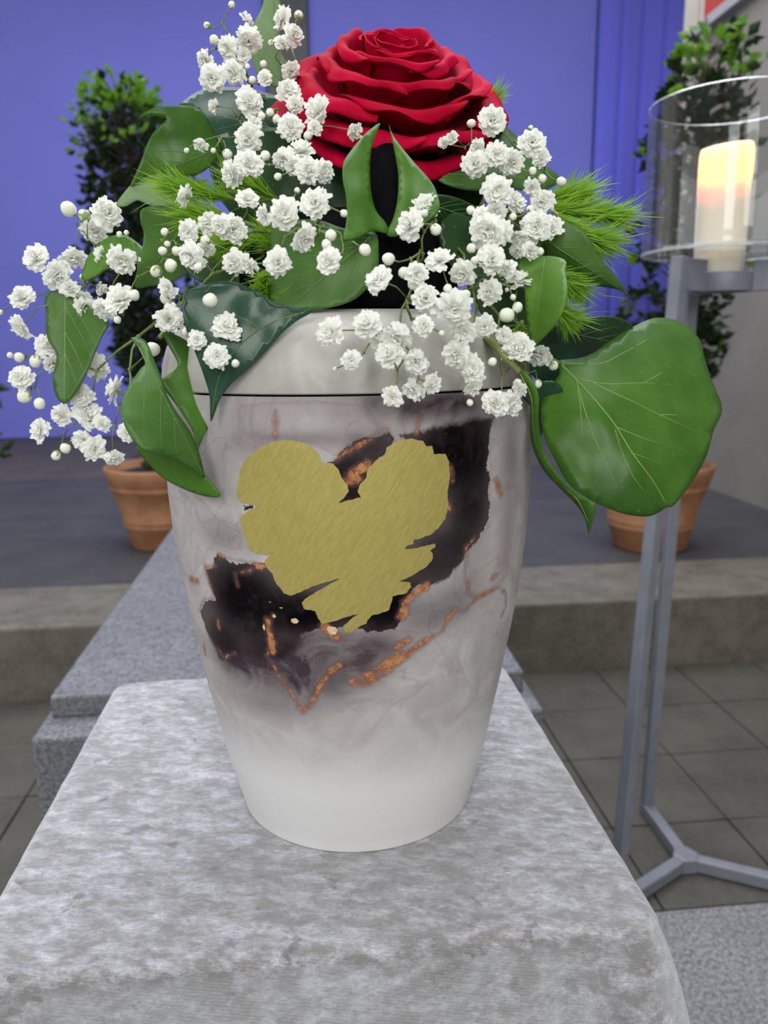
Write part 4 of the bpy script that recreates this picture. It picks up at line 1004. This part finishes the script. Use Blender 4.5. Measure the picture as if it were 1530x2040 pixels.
# ------------------------------------------------------------------ feathery green tufts
def tuft(label, fans, seed):
    rnd = random.Random(seed)
    c = at(*fans[0][0])
    root = empty('feathery_tuft', c)
    V, Fc = [], []
    for o_, e_, n_, spread, ln in fans:
        p0, p1 = at(*o_), at(*e_)
        ax = p1 - p0; L = ax.length; ax.normalize()
        sm_ = MB(); sm_.tube([p0 - c, (p0 + ax * L * 0.5) - c, p1 - ax * L * 0.2 - c], [0.0011, 0.0009, 0.0005], 5); sm_.build('stem', M['vine'], root, True)
        for i in range(n_):
            a = rnd.random() ** 0.75
            q = p0 + ax * ((L - ln * 0.9) * a)
            d = Vector((rnd.gauss(0, 1), rnd.gauss(0, 1), rnd.gauss(0, 1))).normalized()
            d = (ax * 1.0 + d * spread).normalized()
            l = ln * rnd.uniform(0.6, 1.15)
            bend = Vector((rnd.gauss(0, .25), rnd.gauss(0, .25), rnd.gauss(0, .25) + 0.1)) * l
            w = d.cross(Vector((rnd.gauss(0, 1), rnd.gauss(0, 1), rnd.gauss(0, 1)))).normalized() * rnd.uniform(0.00022, 0.0004)
            b = len(V)
            m1 = q + d * l * 0.45 + bend * 0.2; m2 = q + d * l * 0.8 + bend * 0.6
            V.extend([q - w * .6 - c, q + w * .6 - c, m1 + w - c, m1 - w - c, m2 + w * .8 - c, m2 - w * .8 - c, q + d * l + bend - c])
            Fc.extend([(b, b + 1, b + 2, b + 3), (b + 3, b + 2, b + 4, b + 5), (b + 5, b + 4, b + 6)])
    nd = obj('needles', V, Fc, M['needle'], root); nd['kind'] = 'stuff'
    tag(root, label, 'greenery')
tuft('feathery green tuft with needle-like leaves left of the rose', [((480, 400, 0.405), (298, 362, 0.402), 420, 0.26, 0.020), ((480, 440, 0.40), (335, 428, 0.395), 420, 0.34, 0.020), ((540, 470, 0.395), (400, 505, 0.388), 320, 0.42, 0.020), ((560, 400, 0.41), (430, 345, 0.41), 300, 0.4, 0.018), ((600, 500, 0.385), (500, 470, 0.38), 260, 0.6, 0.018)], 21)
tuft('small feathery green tuft below the blossoms above the glossy dark leaf', [((545, 530, 0.372), (480, 645, 0.348), 420, 0.34, 0.018), ((540, 540, 0.37), (520, 650, 0.35), 220, 0.34, 0.018)], 22)
tuft('spiky green tuft fanning out to the right of the blossoms', [((1070, 410, 0.415), (1272, 440, 0.425), 640, 0.26, 0.020), ((1070, 400, 0.42), (1195, 385, 0.43), 420, 0.40, 0.020), ((1090, 460, 0.412), (1245, 490, 0.42), 460, 0.32, 0.020), ((1100, 420, 0.41), (1220, 520, 0.415), 320, 0.36, 0.020)], 23)
tuft('small feathery green tuft beside the bright leaf at right', [((1090, 530, 0.395), (1172, 600, 0.40), 460, 0.45, 0.017), ((1080, 590, 0.385), (1160, 660, 0.39), 380, 0.45, 0.017), ((1040, 640, 0.37), (1030, 695, 0.362), 180, 0.5, 0.013)], 24)
tuft('tiny green tuft peeping out behind the right edge of the rose', [((945, 215, 0.45), (1003, 188, 0.455), 170, 0.4, 0.012)], 25)

# ------------------------------------------------------------------ gypsophila
def blossom_mesh(seed, half=False):
    rnd = random.Random(seed)
    V, Fc = [], []
    # whorls: count, elevation deg, length, width
    for n_, el, ln, wd, jit in [(7, 30, 0.95, 0.75, 6), (7, 48, 0.98, 0.72, 6), (6, 66, 0.98, 0.62, 8), (5, 80, 0.95, 0.5, 9)] if half else [(9, -2, 0.98, 0.66, 9), (9, 20, 0.97, 0.62, 10), (8, 42, 0.88, 0.56, 12), (7, 62, 0.78, 0.48, 14), (5, 80, 0.70, 0.40, 16)]:
        off = rnd.uniform(0, 6.28)
        for i in range(n_):
            a = off + 6.283 * i / n_ + rnd.gauss(0, .12); e = math.radians(el + rnd.gauss(0, jit))
            d = Vector((math.cos(a) * math.cos(e), math.sin(a) * math.cos(e), math.sin(e)))
            s_ = Vector((-math.sin(a), math.cos(a), 0)); s_ = (s_ + Vector((rnd.gauss(0, .25), rnd.gauss(0, .25), rnd.gauss(0, .25)))).normalized()
            nn = s_.cross(d)
            l = ln * rnd.uniform(0.85, 1.1); w = wd * rnd.uniform(0.85, 1.15); cv = rnd.uniform(-0.25, 0.25)
            b = len(V)
            for v, ww in ((0.08, 0.12), (0.5, 0.62), (0.82, 1.0)):
                for u in (-1, 0, 1):
                    V.append(d * l * v + s_ * u * w * ww * 0.62 + nn * (cv * v * v - 0.12 * u * u * v + rnd.gauss(0, .025)))
            for u, tl in ((-1.15, 0.92), (-0.62, 1.05), (0.0, 0.94), (0.62, 1.05), (1.15, 0.92)):
                V.append(d * l * tl * rnd.uniform(0.96, 1.04) + s_ * u * w * 0.55 + nn * (cv - 0.12 * u * u + rnd.gauss(0, .05)))
            for r in range(2):
                for u in range(2):
                    q = b + r * 3 + u; Fc.append((q, q + 1, q + 4, q + 3))
            t0 = b + 6; e0 = b + 9
            Fc += [(t0, e0 + 1, e0), (t0, t0 + 1, e0 + 2, e0 + 1), (t0 + 1, t0 + 2, e0 + 3, e0 + 2), (t0 + 2, e0 + 4, e0 + 3)]
    mi = [0] * len(Fc)
    # green calyx cup underneath
    b = len(V); n = 8
    for r, z in ((0.05, -0.42), (0.20, -0.32), (0.24, -0.08)):
        for k in range(n): V.append(Vector((r * math.cos(6.283 * k / n), r * math.sin(6.283 * k / n), z)))
    for r in range(2):
        for k in range(n):
            Fc.append((b + r * n + k, b + r * n + (k + 1) % n, b + (r + 1) * n + (k + 1) % n, b + (r + 1) * n + k)); mi.append(1)
    me = bpy.data.meshes.new('blossom'); me.from_pydata([tuple(p) for p in V], [], Fc)
    me.materials.append(M['petal_white']); me.materials.append(M['calyx'])
    me.polygons.foreach_set('material_index', mi); me.update()
    return me
def bud_mesh(seed, closed):
    rnd = random.Random(seed)
    V, Fc, mi = [], [], []
    n, m_ = 14, 10
    for j in range(m_ + 1):
        ph = math.pi * j / m_
        for k in range(n):
            a = 6.283 * k / n
            r = math.sin(ph) * (1 + 0.05 * math.sin(3 * a + j * 0.9) * (ph < 2))
            V.append(Vector((r * math.cos(a), r * math.sin(a), math.cos(ph) * 1.08 + (0.05 if j % 2 and j < 4 else 0))))
    for j in range(m_):
        for k in range(n):
            Fc.append((j * n + k, (j + 1) * n + k, (j + 1) * n + (k + 1) % n, j * n + (k + 1) % n))
            lim = (5 if k % 3 == 0 else 6.5) if closed else (6.5 if k % 3 == 0 else 8)
            mi.append(1 if j >= lim else 0)
    me = bpy.data.meshes.new('bud'); me.from_pydata([tuple(p) for p in V], [], Fc)
    me.materials.append(M['bud_white']); me.materials.append(M['calyx'])
    me.polygons.foreach_set('material_index', mi); me.polygons.foreach_set('use_smooth', [True] * len(Fc)); me.update()
    return me
BLO = [blossom_mesh(100 + i) for i in range(7)]
HALF = [blossom_mesh(300 + i, True) for i in range(2)]
BUD = [bud_mesh(200 + i, i % 2 == 0) for i in range(4)]

# blossoms and buds of each spray: pixel, radius in pixels, 1 = bud
TOPL = [(461,10,8,1),(491,41,16,0),(413,51,8,1),(427,80,11,1),(495,80,23,0),(455,96,20,0),(409,119,17,0),(485,112,14,0),(423,156,23,0),(467,144,20,0),(493,133,7,1),(525,128,8,1),(503,160,9,1),(528,156,14,0)]
TOPM = [(563,37,20,0),(595,31,10,1),(583,71,19,0),(561,87,14,0),(579,140,17,0),(540,85,7,1),(574,183,22,0),(538,224,9,1),(522,232,9,1),(551,237,10,1),(588,208,16,0),(634,222,26,0),(579,254,23,0),(627,256,14,0),(614,270,11,1),(705,260,20,2)]
UPL = [(496,204,25,0),(430,211,17,2),(506,247,14,0),(496,274,25,0),(400,288,17,2),(372,300,6,1),(425,300,6,1),(453,307,11,1),(528,311,12,1),(496,327,25,0),(463,345,23,0),(565,316,19,0),(599,304,25,0),(613,341,23,0),(645,341,20,0),(554,352,9,1),(585,330,18,0)]
MIDL = [(371,391,21,0),(493,398,19,0),(592,380,7,1),(627,405,27,0),(528,428,17,0),(567,425,27,0),(419,444,22,0),(464,457,26,0),(377,462,22,0),(410,479,11,1),(604,473,25,0),(659,469,13,1),(650,487,12,1),(656,520,22,0),(727,498,14,1),(468,522,22,0),(496,526,18,0),(553,522,24,0),(467,500,10,1),(441,448,18,0),(685,425,9,1)]
FARL = [(137,417,17,1),(168,429,14,1),(212,425,26,0),(188,458,24,0),(73,513,24,0),(146,513,23,0),(113,546,25,0),(203,511,16,0),(243,517,26,0),(167,553,10,1),(196,571,19,2),(139,575,17,0),(165,592,15,0),(46,593,21,0),(44,652,23,0),(240,599,29,0),(267,588,13,1),(209,614,21,0),(167,615,20,0),(152,645,19,0),(131,665,13,1),(234,637,9,1),(238,467,7,1),(252,464,6,1),(2,622,6,1)]
LOWL = [(94,692,22,0),(104,723,17,0),(71,720,14,1),(38,712,11,1),(20,708,7,1),(194,732,23,0),(42,753,21,0),(49,790,15,1),(79,804,13,1),(232,778,26,0),(161,787,22,0),(124,826,19,0),(176,829,27,0),(203,844,16,0),(81,857,22,0),(165,877,18,0),(187,893,24,0),(258,861,21,0),(227,910,18,0),(130,893,12,1),(112,907,11,1),(304,696,17,1)]
INNL = [(419,599,17,1),(337,635,25,0),(454,652,27,0),(432,709,22,0),(469,724,9,1),(373,661,11,1),(393,678,17,0),(333,593,15,1),(335,573,18,0),(384,509,26,0),(395,533,10,1),(340,529,15,1),(311,540,13,1),(351,500,11,1),(324,500,10,1),(328,462,9,1),(333,486,7,1),(410,495,16,0)]
FRON = [(819,448,30,0),(849,412,24,0),(868,457,13,1),(846,425,9,1),(757,558,28,0),(774,516,14,1),(805,543,13,1),(831,545,20,0),(824,567,13,1),(848,594,25,0),(659,660,26,0),(732,647,25,0),(700,717,18,0),(753,683,17,0),(793,669,25,0),(776,707,26,0),(844,649,20,0),(829,720,22,0),(859,764,18,0),(825,775,21,0),(782,790,20,0),(848,671,7,1),(880,664,7,1),(668,735,5,1)]
RIGF = [(876,520,25,0),(939,495,11,1),(979,518,25,0),(923,543,26,0),(946,519,9,1),(1012,537,19,0),(1033,562,25,0),(892,575,10,1),(976,582,23,0),(929,586,10,1),(904,613,33,0),(1031,613,12,1),(1010,628,17,1),(925,660,22,0),(965,649,21,0),(908,705,24,0),(942,734,24,0),(1033,694,29,0),(1005,669,15,0),(1076,706,23,0),(981,721,10,1),(1102,728,11,1),(942,770,18,0),(936,802,8,1),(986,804,24,0),(1016,804,22,0),(1032,762,10,1),(1071,764,10,1),(1035,775,14,0),(1022,592,7,1)]
RIGU = [(938,419,10,1),(901,277,18,2),(939,246,10,1),(981,240,25,0),(883,284,10,0),(945,327,24,0),(954,297,18,0),(988,309,22,0),(1018,322,22,0),(979,355,8,1),(990,380,27,0),(1027,403,20,0),(988,423,20,0),(971,460,31,0),(1022,432,9,1),(1059,373,15,0),(1080,356,10,1),(1118,362,11,1),(1082,401,21,0),(1056,417,9,1),(999,463,21,0),(1031,469,20,0),(1069,450,27,0),(1099,452,20,0),(1063,476,11,1),(1037,494,19,0),(1076,501,9,1),(1056,499,15,0),(1059,284,22,0),(1079,314,17,0),(1057,255,6,1),(1061,341,9,1),(958,430,16,0)]
def dome(px, py):
    dx = (px - 703) * 0.40 / F
    ky = float(np.interp(py, [0, 150, 300, 420, 520, 620, 700], [0.16, 0.34, 0.62, 0.86, 1.0, 1.03, 1.03]))
    R = 0.128
    return 0.453 - math.sqrt(max(0.0, R * R - dx * dx)) * ky
def spray(label, items, root_px, seed):
    rnd = random.Random(seed)
    rp = at(*root_px)
    root = empty('gypsophila_spray', rp)
    pts = []
    for x, y, r, kind in items:
        t = dome(x, y) + rnd.uniform(-0.009, 0.006)
        p = at(x, y, t); rad = r * t / F
        pts.append((p, rad, kind))
    m = MB()
    anchors = [None] * len(pts)
    def grow(node, ids, w, depth):
        # split the heads in two bunches again and again
        c = sum((pts[i][0] for i in ids), Vector()) / len(ids)
        if len(ids) == 1:
            i = ids[0]; p, rad, kind = pts[i]
            mid = node.lerp(p, 0.5) + Vector((rnd.gauss(0, .0015), rnd.gauss(0, .0015), rnd.gauss(0.001, .0015)))
            d = (p - mid).normalized()
            anchors[i] = d
            m.tube([node, mid, p - d * rad * (0.35 if kind != 1 else 0.9)], [w, 0.00034, 0.0003], 4)
            return
        if depth == 0: k = 0.42
        else: k = 0.50 if len(ids) > 3 else 0.62
        nd = node.lerp(c, k) + Vector((rnd.gauss(0, .002), rnd.gauss(0, .002), rnd.gauss(0, .002)))
        nd = nd + (nd - EYE).normalized() * 0.004
        mid = node.lerp(nd, 0.5) + Vector((rnd.gauss(0, .0015), rnd.gauss(0, .0015), 0.0015))
        w2 = max(0.00034, w * 0.78)
        m.tube([node, mid, nd], [w, (w + w2) / 2, w2], 5)
        m.lathe([(0.0001, -0.0011), (w2 * 1.9, -0.0004), (w2 * 1.9, 0.0004), (0.0001, 0.0011)], nd, 5, False)
        A = max(ids, key=lambda i: (pts[i][0] - c).length); B = max(ids, key=lambda i: (pts[i][0] - pts[A][0]).length)
        g1 = [i for i in ids if (pts[i][0] - pts[A][0]).length <= (pts[i][0] - pts[B][0]).length]; g2 = [i for i in ids if i not in g1]
        for g in (g1, g2):
            if g: grow(nd, g, w2, depth + 1)
    grow(rp, list(range(len(pts))), 0.0010, 0)
    m.v = [p - rp for p in m.v]
    m.build('branch', M['stem'], root, True)
    for (p, rad, kind), d in zip(pts, anchors):
        if kind == 1: me = rnd.choice(BUD); nm = 'bud'; q = d
        else:
            me = rnd.choice(BLO); nm = 'blossom'
            q = (d * 0.75 - (p - EYE).normalized() * 0.75 + Vector((rnd.gauss(0, .3), rnd.gauss(0, .3), rnd.gauss(0, .3) + 0.1))).normalized()
            if kind == 2: me = rnd.choice(HALF)
        o = bpy.data.objects.new(nm, me); o.location = p - rp
        o.rotation_mode = 'QUATERNION'
        from mathutils import Quaternion
        o.rotation_quaternion = q.to_track_quat('Z', 'Y') @ Quaternion((0, 0, 1), rnd.uniform(0, 6.28))
        s_ = rad * (1.14 if kind == 0 else 0.86)
        o.scale = (s_ * rnd.uniform(0.94, 1.06), s_ * rnd.uniform(0.94, 1.06), s_ * (rnd.uniform(0.72, 0.95) if kind == 0 else 1.0))
        link(o, root)
    tag(root, label, 'flower spray', 'gypsophila sprays around the rose')
spray('topmost white gypsophila spray at the upper left', TOPL, (540, 230, 0.45), 1)
spray('white gypsophila spray hugging the left side of the rose', TOPM, (630, 300, 0.44), 2)
spray('dense white gypsophila spray left of and below the rose', UPL, (640, 380, 0.43), 3)
spray('white gypsophila spray over the green fringe at centre left', MIDL, (690, 470, 0.41), 4)
spray('white gypsophila spray reaching farthest to the left', FARL, (440, 480, 0.42), 5)
spray('white gypsophila spray hanging lowest at the left, before the terracotta pot', LOWL, (380, 590, 0.42), 6)
spray('white gypsophila spray over the glossy dark leaf on the left', INNL, (560, 520, 0.40), 7)
spray('white gypsophila spray hanging down over the middle of the lid', FRON, (830, 470, 0.40), 8)
spray('white gypsophila spray hanging over the right of the lid', RIGF, (900, 480, 0.40), 9)
spray('white gypsophila spray rising right of the rose', RIGU, (900, 430, 0.42), 10)

# a few stray leaves of the next plant reaching in from the left edge
t = empty('leafy_twig', at(-60, 900, 2.6))
tl = Vector(t.location)
m = MB(); m.tube([Vector((0, 0, 0)), at(-10, 890, 2.58) - tl, at(40, 912, 2.56) - tl], [0.003, 0.002, 0.001], 5)
m.tube([Vector((0, 0, 0)), at(-30, 830, 2.6) - tl, at(4, 772, 2.58) - tl], [0.003, 0.002, 0.001], 5); m.build('twig', M['bark'], t)
for x, y, a in [(3, 772, 0.2), (15, 888, -0.7), (8, 905, 0.1), (-6, 800, 0.9), (-12, 860, 0.3)]:
    p = at(x, y, 2.57) - tl; d = RT * math.cos(a) - UP * math.sin(a); s_ = UP * math.cos(a) + RT * math.sin(a)
    k = 0.034
    obj('leaf', [p - d * k, p - d * .1 * k + s_ * .42 * k + FW * .1 * k, p + d * k, p - d * .1 * k - s_ * .42 * k + FW * .15 * k, p - FW * .1 * k], [(0, 1, 4), (1, 2, 4), (2, 3, 4), (3, 0, 4)], M['shrub_dark'], t)
tag(t, 'dark leafy twig reaching in at the left edge of the photo', 'twig')
